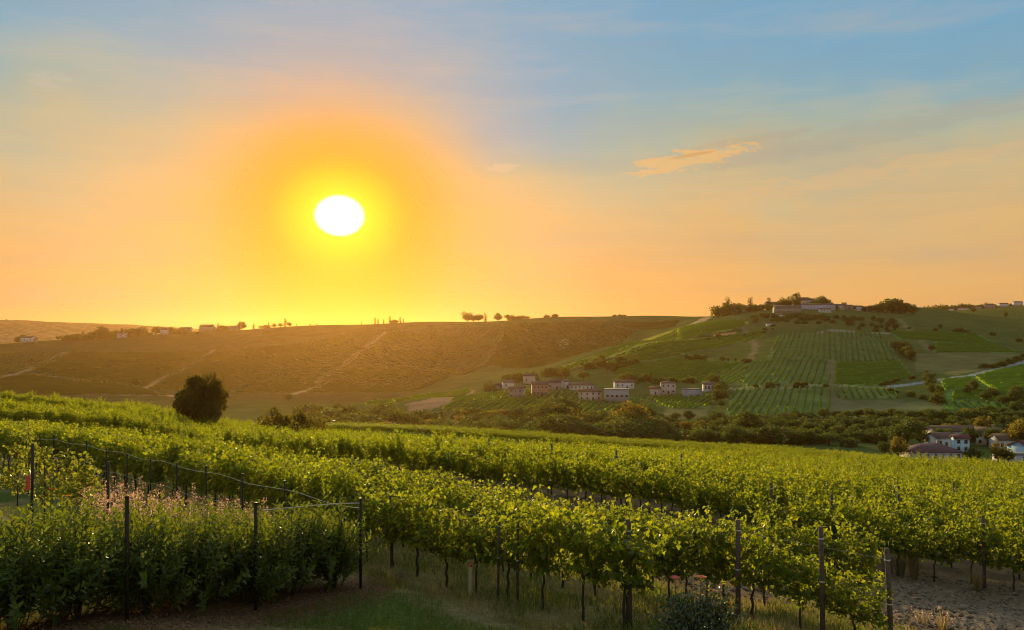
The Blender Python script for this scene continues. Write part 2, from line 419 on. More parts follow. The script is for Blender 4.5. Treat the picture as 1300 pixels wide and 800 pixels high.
# ------------------------------------------------------------------ parcels of the hills: (outline in photo px, ground colour, rows or None)
# rows = (px, py of two points along a row, spacing, row height)
GRN = (.075, .10, .03); BRT = (.14, .19, .03); OLV = (.13, .12, .05); STR = (.42, .30, .15); BRN = (.16, .11, .06); DRK = (.05, .065, .022); TEA = (.05, .10, .035)
WARM = (.09, .075, .032)
PARCELS = [
 ('striped vineyard on the lower right slope', [(933, 495), (1053, 492), (1063, 531), (919, 531)], (.09, .125, .045), ((985, 530), (1000, 494), 4.4, 1.7)),
 ('short striped vineyard strip above the pale grass field', [(1058, 490), (1131, 494), (1141, 506), (1061, 506)], (.09, .125, .045), ((1100, 505), (1092, 491), 4.2, 1.7)),
 ('striped vineyard across the middle of the right slope', [(951, 460), (1056, 458), (1050, 490), (941, 492)], (.085, .12, .045), ((990, 490), (1007, 460), 4.6, 1.7)),
 ('thin diagonal vineyard left of the striped slope', [(880, 461), (950, 460), (938, 490), (870, 486)], (.08, .10, .035), ((885, 485), (925, 462), 6.0, 1.5)),
 ('upper striped vineyard below the hilltop village', [(990, 423), (1066, 421), (1065, 458), (972, 458)], (.075, .11, .04), ((1010, 456), (1020, 424), 5.0, 1.7)),
 ('right upper striped vineyard below the hilltop village', [(1066, 431), (1131, 433), (1137, 457), (1066, 458)], (.065, .105, .04), ((1098, 456), (1093, 433), 4.8, 1.7)),
 ('narrow striped terrace under the village hedges', [(1066, 420), (1116, 421), (1119, 429), (1066, 429)], (.06, .10, .04), ((1090, 428), (1089, 421), 4.8, 1.7)),
 ('bright green vineyard at the middle of the right slope', [(1060, 460), (1141, 458), (1158, 478), (1117, 489), (1058, 489)], (.10, .21, .04), ((1060, 478), (1140, 474), 3.0, 1.2)),
 (None, [(1063, 509), (1195, 509), (1198, 527), (1066, 531)], (.15, .16, .075), None),
 ('bright green vineyard terrace at the right edge', [(1185, 434), (1276, 441), (1297, 447), (1185, 447)], (.07, .19, .04), ((1190, 445), (1290, 445), 3.4, 1.2)),
 ('dark green vineyard terrace under the far right hedges', [(1130, 421), (1239, 424), (1276, 440), (1190, 433), (1140, 430)], (.05, .12, .04), ((1150, 424), (1250, 432), 4.0, 1.3)),
 ('bright green vineyard behind the pale road', [(1236, 478), (1305, 461), (1305, 495), (1259, 495)], (.07, .20, .04), ((1240, 487), (1300, 485), 3.0, 1.2)),
 ('green vineyard between the road and the hedge', [(1192, 482), (1236, 479), (1250, 492), (1198, 495)], (.07, .15, .04), ((1195, 488), (1245, 487), 3.0, 1.2)),
 ('striped vineyard above the village trees at the right', [(1198, 509), (1286, 511), (1283, 523), (1198, 522)], (.07, .14, .045), ((1240, 522), (1225, 510), 4.0, 1.6)),
 ('green slope vineyard beyond the village trees', [(1205, 497), (1305, 497), (1305, 509), (1290, 509), (1200, 506)], (.05, .13, .04), ((1210, 502), (1300, 503), 3.2, 1.3)),
 (None, [(1161, 449), (1225, 448), (1297, 449), (1259, 468), (1212, 476), (1161, 471)], (.15, .15, .065), None),
 (None, [(867, 416), (911, 394), (915, 396), (880, 417)], (.40, .29, .15), None),
 (None, [(905, 424), (936, 422), (934, 426), (908, 427)], (.50, .27, .12), None),
 ('bright sunlit vineyard on the spur crest', [(860, 417), (905, 408), (951, 407), (945, 415), (915, 420), (860, 431)], (.20, .21, .03), ((865, 424), (940, 411), 4.0, 1.2)),  # sunlight on the crest is put into the brighter ground colour
 ('sunlit vineyard edge running down the spur', [(692, 473), (760, 450), (860, 417), (860, 429), (765, 457), (708, 474)], (.20, .20, .03), ((712, 468), (850, 422), 4.0, 1.2)),  # ground colour raised to paint in the sunlit edge
 ('green vineyard on the slope of the spur', [(770, 460), (862, 432), (975, 418), (965, 430), (880, 446), (860, 452), (775, 470)], (.09, .11, .03), ((780, 464), (955, 424), 4.2, 1.4)),
 ('olive vineyard above the hamlet', [(775, 471), (866, 454), (945, 460), (868, 487), (780, 483)], (.09, .10, .03), ((790, 478), (935, 460), 4.4, 1.4)),
 ('striped vineyard in front of the pale farm shed', [(822, 503), (908, 501), (900, 518), (850, 519)], (.10, .12, .045), ((850, 517), (880, 503), 4.0, 1.6)),
 (None, [(845, 520), (900, 519), (895, 531), (835, 531)], (.15, .15, .07), None),
 (None, [(515, 512), (600, 496), (606, 500), (545, 521), (520, 522)], (.32, .20, .12), None),
 ('sunlit vineyard edge at the foot of the left hill', [(462, 514), (530, 501), (596, 494), (600, 498), (528, 508), (475, 517)], (.20, .18, .03), ((475, 515), (590, 497), 4.0, 1.3)),  # low sun on this edge painted as lighter ground
 ('vineyard below the hamlet houses', [(556, 519), (608, 500), (740, 499), (760, 505), (762, 522), (600, 527)], (.09, .10, .035), ((570, 521), (620, 501), 4.2, 1.5)),
 ('vineyard at the foot of the hamlet barn', [(765, 506), (818, 504), (840, 519), (800, 524), (765, 523)], (.08, .10, .035), ((775, 522), (800, 505), 4.2, 1.5)),
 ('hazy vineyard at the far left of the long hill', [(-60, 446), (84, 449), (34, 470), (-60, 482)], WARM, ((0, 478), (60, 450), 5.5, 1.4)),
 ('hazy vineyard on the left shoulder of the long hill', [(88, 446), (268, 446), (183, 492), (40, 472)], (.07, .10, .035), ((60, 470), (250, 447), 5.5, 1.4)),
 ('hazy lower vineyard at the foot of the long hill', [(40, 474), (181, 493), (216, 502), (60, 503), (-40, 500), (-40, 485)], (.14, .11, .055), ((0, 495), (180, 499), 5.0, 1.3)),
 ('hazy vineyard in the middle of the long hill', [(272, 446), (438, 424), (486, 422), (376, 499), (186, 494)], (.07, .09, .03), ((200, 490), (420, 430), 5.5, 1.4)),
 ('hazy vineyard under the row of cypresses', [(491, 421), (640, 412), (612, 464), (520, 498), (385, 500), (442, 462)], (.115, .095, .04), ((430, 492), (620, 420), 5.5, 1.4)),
 ('hazy vineyard below the ridge copse', [(643, 411), (770, 408), (810, 420), (700, 462), (615, 464)], (.10, .09, .035), ((640, 455), (780, 412), 5.5, 1.4)),
 ('upper vineyard under the ridge trees', [(772, 408), (865, 407), (858, 415), (815, 419)], (.07, .08, .03), ((775, 414), (855, 410), 5.0, 1.4)),
 (None, [(705, 433), (724, 431), (720, 440), (712, 441)], (.34, .24, .13), None),
]
# pale farm tracks and roads: photo px polyline, width in metres, colour
TRACKS = [([(376, 500), (408, 480), (440, 461), (466, 440), (490, 421)], 4.5, (.30, .20, .11)),
          ([(183, 493), (212, 474), (240, 459), (271, 445)], 4.0, (.22, .15, .09)),
          ([(-40, 484), (12, 477), (34, 470), (60, 456), (85, 447)], 4.0, (.20, .14, .08)),
          ([(118, 490), (150, 492), (185, 499), (222, 503)], 5.0, (.30, .21, .13)),
          ([(620, 463), (570, 478), (530, 494)], 4.0, (.05, .05, .025)),
          ([(600, 432), (680, 436), (740, 446)], 4.0, (.20, .13, .08)),
          ([(928, 494), (990, 492.5), (1056, 490), (1131, 492)], 4.0, (.27, .24, .14)),
          ([(1131, 491), (1165, 486.5), (1200, 481), (1232, 477), (1259, 470), (1305, 459)], 4.2, (.24, .27, .28)),
          ([(1056, 458), (1058, 490), (1063, 510), (1066, 531)], 4.0, (.16, .15, .08)),
          ([(700, 476), (770, 459), (865, 431), (950, 417)], 3.0, (.035, .045, .02)),
          ([(0, 462), (80, 455), (180, 460), (300, 452)], 4.0, (.045, .045, .02)), ([(430, 440), (520, 447), (600, 440), (700, 447)], 4.0, (.05, .045, .02)),
          ([(90, 470), (190, 474), (300, 470), (390, 478)], 3.5, (.045, .045, .02)), ([(545, 412), (560, 440), (540, 480)], 4.0, (.05, .05, .02)),
          ([(640, 420), (720, 424), (810, 421)], 3.5, (.04, .045, .02)), ([(940, 408), (960, 440), (950, 460)], 3.5, (.18, .15, .08)), ([(1140, 405), (1160, 425), (1185, 447)], 3.5, (.16, .15, .08)),
          ([(1040, 421), (1090, 420), (1125, 423)], 5.0, (.30, .26, .20))]

def inside(px, py, poly):
    r = np.zeros(np.shape(px), bool); n = len(poly)
    for i in range(n):
        x1, y1 = poly[i]; x2, y2 = poly[(i + 1) % n]
        if y1 == y2: continue
        c = ((y1 > py) != (y2 > py)) & (px < (x2 - x1) * (py - y1) / (y2 - y1) + x1)
        r ^= c
    return r
def vnoise(x, y, s, seed=0):
    a = np.sin(x / s * 1.7 + seed) + np.sin(y / s * 2.1 + seed * 1.7 + np.sin(x / s * .9 + seed)) + np.sin((x + y) / s * 1.13 + 2.2 * seed)
    b = np.sin((x - y) / s * 3.1 + seed * .3 + np.sin(y / s * 2.3)) * .6 + np.sin((x * .7 + y * 1.6) / s * 5.3) * .35
    return np.clip((a + b) / 7.9 + .5, 0, 1)

# ------------------------------------------------------------------ the ground, one sheet
cc = np.arange(-520, 1821, 4.0)
yy = np.exp(np.arange(math.log(3.0), math.log(4790), 0.0135))
X = (cc[None, :] - 650) / F * np.maximum(yy, 10.0)[:, None]
Y = np.repeat(yy[:, None], len(cc), 1)
Z = H(X, Y)
nearmask = np.clip(1 - Y / 60, 0, 1)
rg = np.random.default_rng(5)
soilz = np.clip((.666 * X + .746 * Y - 18.2) / 1.5, 0, 1)
Z = Z + nearmask * (rg.random(Z.shape) - .5) * (.02 + .07 * soilz)
PY = pyof(X, Y, Z); PX = np.repeat(cc[None, :], len(yy), 0)
PXc = 650 + F * X / Y
s_off = .666 * X + .746 * Y
n1 = vnoise(X, Y, 1.3, 1); n2 = vnoise(X, Y, .35, 4); n3 = vnoise(X, Y, 40, 2); n4 = vnoise(X, Y, 12, 7)
def mixc(a, b, f): return a * (1 - f[..., None]) + b * f[..., None]
A = lambda *c: np.array(c)
col = np.zeros(X.shape + (3,)) + A(.10, .125, .035)
col = mixc(col, A(.28, .21, .11), np.clip(n1 * 1.6 + n2 * .8 - .95, 0, 1))              # worn straw patches in the lawn
col = mixc(col, mixc(np.zeros_like(col) + A(.17, .17, .045), A(.32, .24, .11), n2), np.clip((s_off - 10.3) / .8, 0, 1))   # dry grass under the rows
soil = mixc(np.zeros_like(col) + A(.13, .08, .045), A(.27, .19, .12), np.clip(n1 * .8 + n2 * .6 - .25, 0, 1))
soil = mixc(soil, A(.24, .19, .15), np.clip((X - 7.5) / 3, 0, 1) * np.clip((24 - Y) / 5, 0, 1) * .6)
col = mixc(col, soil, np.clip((s_off - 17.3 + (n1 - .5) * 1.6) / .7, 0, 1))
# bark mulch along the hedge foot
hd = np.abs((X + 3.0) * .8339 * -1 * -.6625 * 0 + ((X + 3.0) * -.834 + (Y - 15.6) * .552))
mul = (hd < 1.0) & (X < -2.6)
hedge_side = np.clip(1.2 - hd, 0, 1) * (X < -2.4)
col = mixc(col, A(.16, .085, .05), np.clip(hedge_side * 1.5, 0, 1))
farc = mixc(np.zeros_like(col) + A(.065, .10, .03), A(.10, .12, .04), n3)
f150 = np.clip((Y - 118) / 25, 0, 1)
green = mixc(np.zeros_like(col) + A(.17, .20, .03), A(.12, .16, .03), n4)
col = mixc(col, green, f150)
col = mixc(col, farc, np.clip((Y - 180) / 40, 0, 1))
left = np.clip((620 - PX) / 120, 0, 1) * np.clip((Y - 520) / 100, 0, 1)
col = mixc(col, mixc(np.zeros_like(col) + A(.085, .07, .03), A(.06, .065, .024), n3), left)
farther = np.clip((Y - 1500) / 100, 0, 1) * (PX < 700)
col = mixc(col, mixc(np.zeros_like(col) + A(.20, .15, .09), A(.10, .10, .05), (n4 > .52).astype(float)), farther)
vis = Y > 330
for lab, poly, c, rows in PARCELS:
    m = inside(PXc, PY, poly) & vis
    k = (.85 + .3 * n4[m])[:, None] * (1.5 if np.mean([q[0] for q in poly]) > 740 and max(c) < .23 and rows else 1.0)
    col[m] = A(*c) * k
TR = []
for pts, w, c in TRACKS:
    W = [pix(a, b, 380) for a, b in pts]
    TR.append((W, w, c))
    for a, b in zip(W[:-1], W[1:]):
        d = np.array([b.x - a.x, b.y - a.y]); L = np.dot(d, d) + 1e-9
        t = np.clip(((X - a.x) * d[0] + (Y - a.y) * d[1]) / L, 0, 1)
        dist = np.hypot(X - a.x - t * d[0], Y - a.y - t * d[1])
        m = dist < w * .9
        col[m] = A(*c)
nr, nc = X.shape
V = np.stack([X, Y, Z], -1).reshape(-1, 3)
idx = np.arange(nr * nc).reshape(nr, nc)
Fq = np.stack([idx[:-1, :-1], idx[:-1, 1:], idx[1:, 1:], idx[1:, :-1]], -1).reshape(-1, 4)
back = V[:nc].copy(); back[:, 0] *= 7; back[:, 1] = -60
bi = np.arange(nc) + len(V)
Fb = np.stack([bi[:-1], bi[1:], idx[0, 1:], idx[0, :-1]], -1)
V = np.concatenate([V, back]); Fq = np.concatenate([Fq, Fb])
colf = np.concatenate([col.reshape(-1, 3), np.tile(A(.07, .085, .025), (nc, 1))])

gm, t = new_mat('ground')
at = nd(t, 'ShaderNodeAttribute', attribute_name='albedo')
nA = tnoise(t, 9.0, 6, rough=.7); nB = tnoise(t, 0.06, 6, rough=.6); nC = tnoise(t, 45.0, 3)
var = tramp(t, nA, [(.25, (.45, .45, .45)), (.5, (1, 1, 1)), (.75, (1.6, 1.55, 1.45))])
c = tmix(t, 1.0, at.outputs['Color'], var, 'MULTIPLY')
var2 = tramp(t, nB, [(.3, (.72, .75, .72)), (.7, (1.3, 1.25, 1.2))])
c = tmix(t, 1.0, c, var2, 'MULTIPLY')
pb = nd(t, 'ShaderNodeBsdfPrincipled'); pb.inputs['Roughness'].default_value = .95; pb.inputs['Specular IOR Level'].default_value = 0.0
t.links.new(c, pb.inputs['Base Color'])
bmp = nd(t, 'ShaderNodeBump'); bmp.inputs['Strength'].default_value = .8; bmp.inputs['Distance'].default_value = .06
t.links.new(tmath(t, 'ADD', nA, tmath(t, 'MULTIPLY', nC, .4)), bmp.inputs['Height']); t.links.new(bmp.outputs[0], pb.inputs['Normal'])
o = nd(t, 'ShaderNodeOutputMaterial'); t.links.new(pb.outputs[0], o.inputs[0])
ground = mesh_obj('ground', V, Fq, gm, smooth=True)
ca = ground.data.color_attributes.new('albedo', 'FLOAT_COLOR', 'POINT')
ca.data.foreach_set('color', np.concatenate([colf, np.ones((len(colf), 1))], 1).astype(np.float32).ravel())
props(ground, kind='structure')

# ------------------------------------------------------------------ evening haze
hz, t = new_mat('haze')
pv = nd(t, 'ShaderNodeVolumePrincipled')
pv.inputs['Color'].default_value = (1.0, .53, .19, 1)
pv.inputs['Density'].default_value = 0.000046
pv.inputs['Anisotropy'].default_value = 0.74
o = nd(t, 'ShaderNodeOutputMaterial'); t.links.new(pv.outputs[0], o.inputs['Volume'])
zlo = float(V[:, 2].min()) - 1.0; zhi = float(V[:, 2].max()) + 22.0
bx = MB(); bx.box((0, 2360, (zlo + zhi) / 2), (12400, 4960, zhi - zlo))
haze = bx.build('haze', hz)
props(haze, kind='stuff')
haze.visible_shadow = True

# ------------------------------------------------------------------ vine rows on the hills
mat_rows = leaf_mat('hill_vines', [(.075, .14, .032), (.12, .20, .042), (.09, .165, .036)], [(.30, .44, .045), (.42, .56, .05), (.32, .47, .045)], .5, .9, 0.0)
mat_rows_warm = leaf_mat('hazy_hill_vines', [(.065, .085, .026), (.085, .105, .03), (.07, .09, .026)], [(.28, .28, .025), (.32, .30, .025), (.24, .26, .025)], .45, .9, 0.0)  # warm tint of the haze put into these leaf colours
def row_strips(lab, poly, spec, seed):
    (p1, p2, spacing, hgt) = spec
    W = [pix(a, b, 380) for a, b in poly]
    a = pix(*p1, 380); b = pix(*p2, 380)
    d = np.array([b.x - a.x, b.y - a.y]); d /= np.linalg.norm(d); n = np.array([-d[1], d[0]])
    P = np.array([[w.x, w.y] for w in W])
    u = P @ d; v = P @ n
    r = np.random.default_rng(seed)
    ds = 3.0 if b.y < 620 else 5.0
    us = np.arange(u.min(), u.max(), ds)
    VV = []; QQ = []; n0 = 0
    poly2 = list(zip(u, v))
    for vv in np.arange(v.min() + .5, v.max(), spacing):
        ins = inside(us, np.full(len(us), vv) + .01, poly2)
        ins &= r.random(len(us)) > .035
        k = 0
        while k < len(us):
            if not ins[k]: k += 1; continue
            e = k
            while e + 1 < len(us) and ins[e + 1]: e += 1
            if e - k >= 1:
                q = us[k:e + 1]; m = len(q)
                ww = vv + r.normal(0, .08, m)
                x = q * d[0] + ww * n[0]; y = q * d[1] + ww * n[1]
                z = H(x, y)
                h = hgt * r.uniform(.6, 1.25, m); w = r.uniform(.42, .62, m)
                cross = [(-w, -.3 + 0 * h), (-w * .9, h * .8), (0 * w, h), (w * .9, h * .8), (w, -.3 + 0 * h)]
                R = np.stack([np.stack([x + o_ * n[0], y + o_ * n[1], z + zz], -1) for o_, zz in cross], 1)
                VV.append(R.reshape(-1, 3))
                i = np.arange(m - 1)[:, None] * 5 + np.arange(4)[None, :]
                QQ.append((np.stack([i, i + 1, i + 6, i + 5], -1).reshape(-1, 4)) + n0)
                n0 += m * 5
            k = e + 1
    if VV:
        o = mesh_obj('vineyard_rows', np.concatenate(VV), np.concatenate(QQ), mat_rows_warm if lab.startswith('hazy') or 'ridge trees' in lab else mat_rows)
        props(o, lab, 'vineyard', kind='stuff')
for i, (lab, poly, c, rows) in enumerate(PARCELS):
    if rows: row_strips(lab, poly, rows, 100 + i)

# ------------------------------------------------------------------ foliage geometry
def leaf_mesh(P, T, N, size, outline, fold=.22, curl=.12):
    """one folded leaf per row of P: base point, tip direction, face normal, length"""
    T = T / (np.linalg.norm(T, axis=1, keepdims=True) + 1e-9)
    B = np.cross(T, N); B /= (np.linalg.norm(B, axis=1, keepdims=True) + 1e-9)
    Nn = np.cross(B, T)
    out = []
    for (x, y) in outline:
        z = fold * abs(x) - curl * y * y
        out.append(P + size[:, None] * (x * B + y * T + z * Nn))
    k = len(outline)
    Vv = np.stack(out, 1).reshape(-1, 3)
    return Vv, k
GRAPE = [(0, 0), (-.30, -.14), (-.52, .22), (-.30, .46), (-.22, .78), (0, 1.0), (.22, .78), (.30, .46), (.52, .22), (.30, -.14)]
GRAPE_F = [[0, 1, 2, 3], [0, 3, 4, 5], [0, 5, 6, 7], [0, 7, 8, 9]]
LANCE = [(0, 0), (-.20, .35), (-.15, .75), (0, 1.0), (.15, .75), (.20, .35)]
LANCE_F = [[0, 1, 2, 3], [0, 3, 4, 5]]
OVAL = [(0, 0), (-.30, .30), (-.26, .70), (0, 1.0), (.26, .70), (.30, .30)]
OVAL_F = LANCE_F
def leaves_obj(name, P, T, N, size, kind, mat, parent=None, extra=None, fold=.22):
    outl, fc = {'grape': (GRAPE, GRAPE_F), 'lance': (LANCE, LANCE_F), 'oval': (OVAL, OVAL_F)}[kind]
    Vv, k = leaf_mesh(P, T, N, size, outl, fold)
    base = (np.arange(len(P)) * k)[:, None, None]
    Q = (np.array(fc)[None] + base).reshape(-1, 4)
    idx = np.zeros(len(Q), int)
    mats = [mat]
    if extra is not None:
        ev, ef, em = extra
        Q = np.concatenate([Q, ef + len(Vv)]); Vv = np.concatenate([Vv, ev])
        idx = np.concatenate([idx, np.ones(len(ef), int)]); mats.append(em)
    return mesh_obj(name, Vv, Q, mats, parent, matidx=idx)

mat_vine = leaf_mat('vine_leaf', [(.030, .052, .010), (.05, .075, .013), (.038, .062, .011), (.09, .105, .018)],
                    [(.42, .48, .010), (.60, .62, .012), (.32, .42, .010), (.90, .80, .02)], .50, .5, .2, .15)
mat_shoot = leaf_mat('vine_shoot', [(.12, .12, .04), (.14, .10, .05)], [(.12, .10, .03), (.1, .1, .03)], .15)
mat_bark = solid_mat('vine_bark', (.035, .024, .017), (.085, .062, .045), 30, .95, .6)
mat_post = solid_mat('post_wood', (.07, .045, .035), (.14, .10, .08), 18, .9, .5)
mat_wire = solid_mat('wire', (.30, .29, .27), (.38, .36, .33), 5, .45, 0, .5, .6)
mat_metal = solid_mat('dark_metal', (.02, .018, .016), (.04, .034, .03), 20, .6, .2, .4, .5)

def vine_parts(seed, style):
    r = np.random.default_rng(seed)
    P = []; T = []; N = []; S = []; SV = []; SF = []
    nsh = r.integers(19, 24) if style == 'near' else r.integers(15, 19); vig = r.uniform(.82, 1.14)
    def shoot(p0, d0, length, droop, ls):
        p = np.array(p0, float); d = np.array(d0, float); d /= np.linalg.norm(d)
        step = .043; n = int(length / step); side = 1 if r.random() < .5 else -1
        path = [p.copy()]
        for i in range(n):
            f = i / max(n, 1)
            d = d + np.array([r.normal(0, .05), r.normal(0, .05), -droop * f * f]) + 0
            d /= np.linalg.norm(d); p = p + d * step; path.append(p.copy())
            side = -side
            out = np.cross(d, [0, 0, 1.0]) if abs(d[2]) < .8 else np.array([r.normal(), r.normal() * 1.4, 0])
            out /= np.linalg.norm(out) + 1e-9
            out = out * side + r.normal(0, .45, 3); out /= np.linalg.norm(out)
            pet = r.uniform(.04, .10)
            q = p + out * pet
            tdir = out * .7 + np.array([0, 0, -r.uniform(.1, 1.0)]) + r.normal(0, .3, 3)
            nrm = out * r.uniform(.2, 1.0) + np.array([0, 0, r.uniform(.2, 1.0)]) + r.normal(0, .35, 3)
            P.append(q); T.append(tdir); N.append(nrm); S.append(ls * r.uniform(.6, 1.45) * (1 - .45 * f ** 3))
        path = np.array(path)
        w = .004
        for a in ((w, 0, 0), (0, w, 0)):
            a = np.array(a); m = len(path); n0 = sum(len(v) for v in SV)
            SV.append(np.stack([path - a, path + a], 1).reshape(-1, 3))
            i = np.arange(m - 1)[:, None] * 2
            SF.append(np.concatenate([i, i + 1, i + 3, i + 2], 1) + n0)
    ls = .100 if style == 'near' else .108
    for i in range(nsh):
        x = -.47 + .94 * (i + r.random()) / nsh
        y = r.normal(0, .05)
        if style == 'near':
            L = r.uniform(.95, 1.28) * vig * (1.05 - .55 * x * x); shoot((x, y, .80 + r.normal(0, .05)), (r.normal(0, .12), r.normal(0, .15), 1), L, r.uniform(.02, .28), ls)
        else:
            L = (r.uniform(.95, 1.35) if r.random() < .55 else r.uniform(1.35, 1.9)) * vig * (1.05 - .5 * x * x)
            shoot((x, y, .75 + r.normal(0, .05)), (r.normal(0, .12), r.normal(0, .16), 1), L, r.uniform(0, .10), ls)
    for i in range(nsh + 6):                   # side shoots that hang out of the wall of leaves
        x = r.uniform(-.48, .48); sd = 1 if i % 2 else -1
        z = r.uniform(.95, 1.75)
        shoot((x, .05 * sd, z), (r.normal(0, .4), sd * 1.0, r.uniform(-.1, .6)), r.uniform(.25, .5), r.uniform(.4, .9), ls)
    for i in range(12):                       # low skirt
        x = r.uniform(-.5, .5); sd = r.choice([-1, 1])
        shoot((x, .03 * sd, .88), (r.normal(0, .6), sd * .7, r.uniform(-.5, .1)), r.uniform(.2, .45), .5, ls * .9)
    if style == 'near':
        for i in range(3):                     # arching tips over the top
            x = r.uniform(-.5, .5)
            shoot((x, r.normal(0, .1), 1.65), (r.normal(0, .5), r.normal(0, .5), 1), r.uniform(.4, .7), .35, ls * .8)
    return (np.array(P), np.array(T), np.array(N), np.array(S), (np.concatenate(SV), np.concatenate(SF), mat_shoot))
def trunk_mb(seed):
    r = np.random.default_rng(seed + 900); m = MB()
    x0 = r.normal(0, .03); pts = [(x0 + r.normal(0, .012), r.normal(0, .012), z) for z in np.linspace(-.08, .82, 7)]
    m.tube(pts, np.linspace(.032, .020, 7) * r.uniform(.85, 1.2), 7)
    top = pts[-1]
    for s in (-1, 1):                         # the cordon along the wire
        m.tube([top, (top[0] + s * .12, 0, .87), (s * .35, 0, .86), (s * .58, 0, .87)], [.018, .015, .012, .008], 5)
    return m
PROTO = {}
def make_vine(seed, style):
    root = empty('grapevine')
    trunk_mb(seed).build('trunk', mat_bark, root, True)
    P, T, N, S, ex = vine_parts(seed, style)
    leaves_obj('foliage', P, T, N, S, 'grape', mat_vine, root, ex)
    return root
protos = [make_vine(11 + i, 'near') for i in range(6)] + [make_vine(41 + i, 'far') for i in range(6)]
fresh = list(protos)
# young vine with thin growth at the end of the second row
U = np.array([-.746, .666]); U /= np.linalg.norm(U); ROWANG = math.atan2(U[1], U[0])
rv = np.random.default_rng(77)
def take(style):
    lo = 0 if style == 'near' else 6
    k = lo + int(rv.integers(0, 6))
    if fresh[k] is not None:
        o = fresh[k]; fresh[k] = None; return o
    return copy_tree(protos[k])
def ordn(n): return {1: '1st', 2: '2nd', 3: '3rd', 21: '21st', 22: '22nd', 23: '23rd'}.get(n, f'{n}th')

def pt_on(off, t, ref=(2.2, 14.0)):
    """point on the row with perpendicular offset off, t metres from the line through the row ends"""
    n = np.array([.666, .746]); e = np.array(ref); b = n * off / (n @ n)
    return b, t
def place_row(off, start, length, step, style, labfn, group, hs=1.0, zs=1.0):
    """start: ground point (x, y) of the row's right-hand end"""
    p0 = np.array(start); k = 0; t = .45
    out = []
    while t < length:
        q = p0 + U * t + np.array([-U[1], U[0]]) * rv.normal(0, .03)
        o = take(style)
        o.location = (q[0], q[1], Hs(q[0], q[1]))
        o.rotation_euler = (0, 0, ROWANG + (math.pi if rv.random() < .5 else 0) + rv.normal(0, .04))
        s = rv.uniform(.90, 1.10) * hs
        o.scale = (1.0 * step / .95, rv.uniform(.9, 1.15), s * zs)
        k += 1
        props(o, labfn(k), 'grapevine', group)
        out.append(o); t += step
    return out
mat_white = solid_mat('band_white', (.55, .53, .50), (.65, .62, .58), 8, .7)
def make_post(h, r0, lean=(0, 0), square=False):
    root = empty('vineyard_post')
    m = MB()
    if square: m.box((0, 0, h / 2 - .15), (r0 * 2, r0 * 2, h + .3))
    else:
        m.tube([(0, 0, -.3), (lean[0] * .5, lean[1] * .5, h * .5), (lean[0], lean[1], h)], [r0 * 1.05, r0, r0 * .94], 10)
    m.build('shaft', mat_post, root)
    for z in (h * .52, h * .9):
        b = MB(); b.tube([(lean[0] * z / h, lean[1] * z / h, z - .012), (lean[0] * z / h, lean[1] * z / h, z + .012)], r0 + .006, 10, False)
        b.build('wire_band', mat_white, root)
    return root
def trellis(name, p0, length, label, zs=(.86, 1.25, 1.62)):
    root = empty(name, (p0[0], p0[1], Hs(*p0)))
    for z in zs:
        pts = []
        for t in np.arange(-.1, length, 3.0):
            q = np.array(p0) + U * t
            pts.append((q[0] - p0[0], q[1] - p0[1], Hs(*q) + z - root.location.z))
        m = MB(); m.tube(pts, .0035, 4, False); m.build('wire', mat_wire, root)
    props(root, label, 'trellis wire', 'trellis wires of the vineyard rows')

ROW1 = (2.35, 13.85); ROW2 = (6.35, 13.6); ROW3 = (7.4, 16.2)
def lab1(k):
    if k == 1: return 'full leafy grapevine at the right-hand end of the front row, beside the rose bush'
    return f'leafy grapevine in the front vineyard row, {ordn(k)} from its right-hand end' if k <= 13 else 'leafy grapevine in the far stretch of the front row, behind the back garden fence'
def lab2(k):
    return f'leafy grapevine in the second vineyard row, {ordn(k)} from its right-hand end' if k <= 8 else 'leafy grapevine in the second vineyard row, hidden below by the front row'
r1 = place_row(11.9, ROW1, 39, .93, 'near', lab1, 'grapevines of the front vineyard row')
r2 = place_row(14.4, ROW2, 52, .93, 'near', lab2, 'grapevines of the second vineyard row', .97)
place_row(17.0, ROW3, 64, .95, 'near', lambda k: 'leafy grapevine in the third vineyard row, behind the second row and before the bare soil', 'grapevines of the third vineyard row', .95)
r1[0].scale = (1.15, 1.3, 1.06)
# the last vine of the second row is low and thin
r2[0].scale = (1.0, .6, .70); r2[0]['label'] = 'low thin yellowish grapevine under the bare wire at the right end of the second row'
r2[1].scale = (1.0, .6, .78); r2[1]['label'] = 'thin short grapevine between the two end posts of the second row'
trellis('trellis_wire', ROW1, 38, 'thin metal wires running through the front vineyard row')
trellis('trellis_wire', ROW2, 50, 'thin metal wires of the second vineyard row, bare between its end posts', (.86, 1.25, 1.78))
trellis('trellis_wire', ROW3, 60, 'thin metal wires running through the third vineyard row')
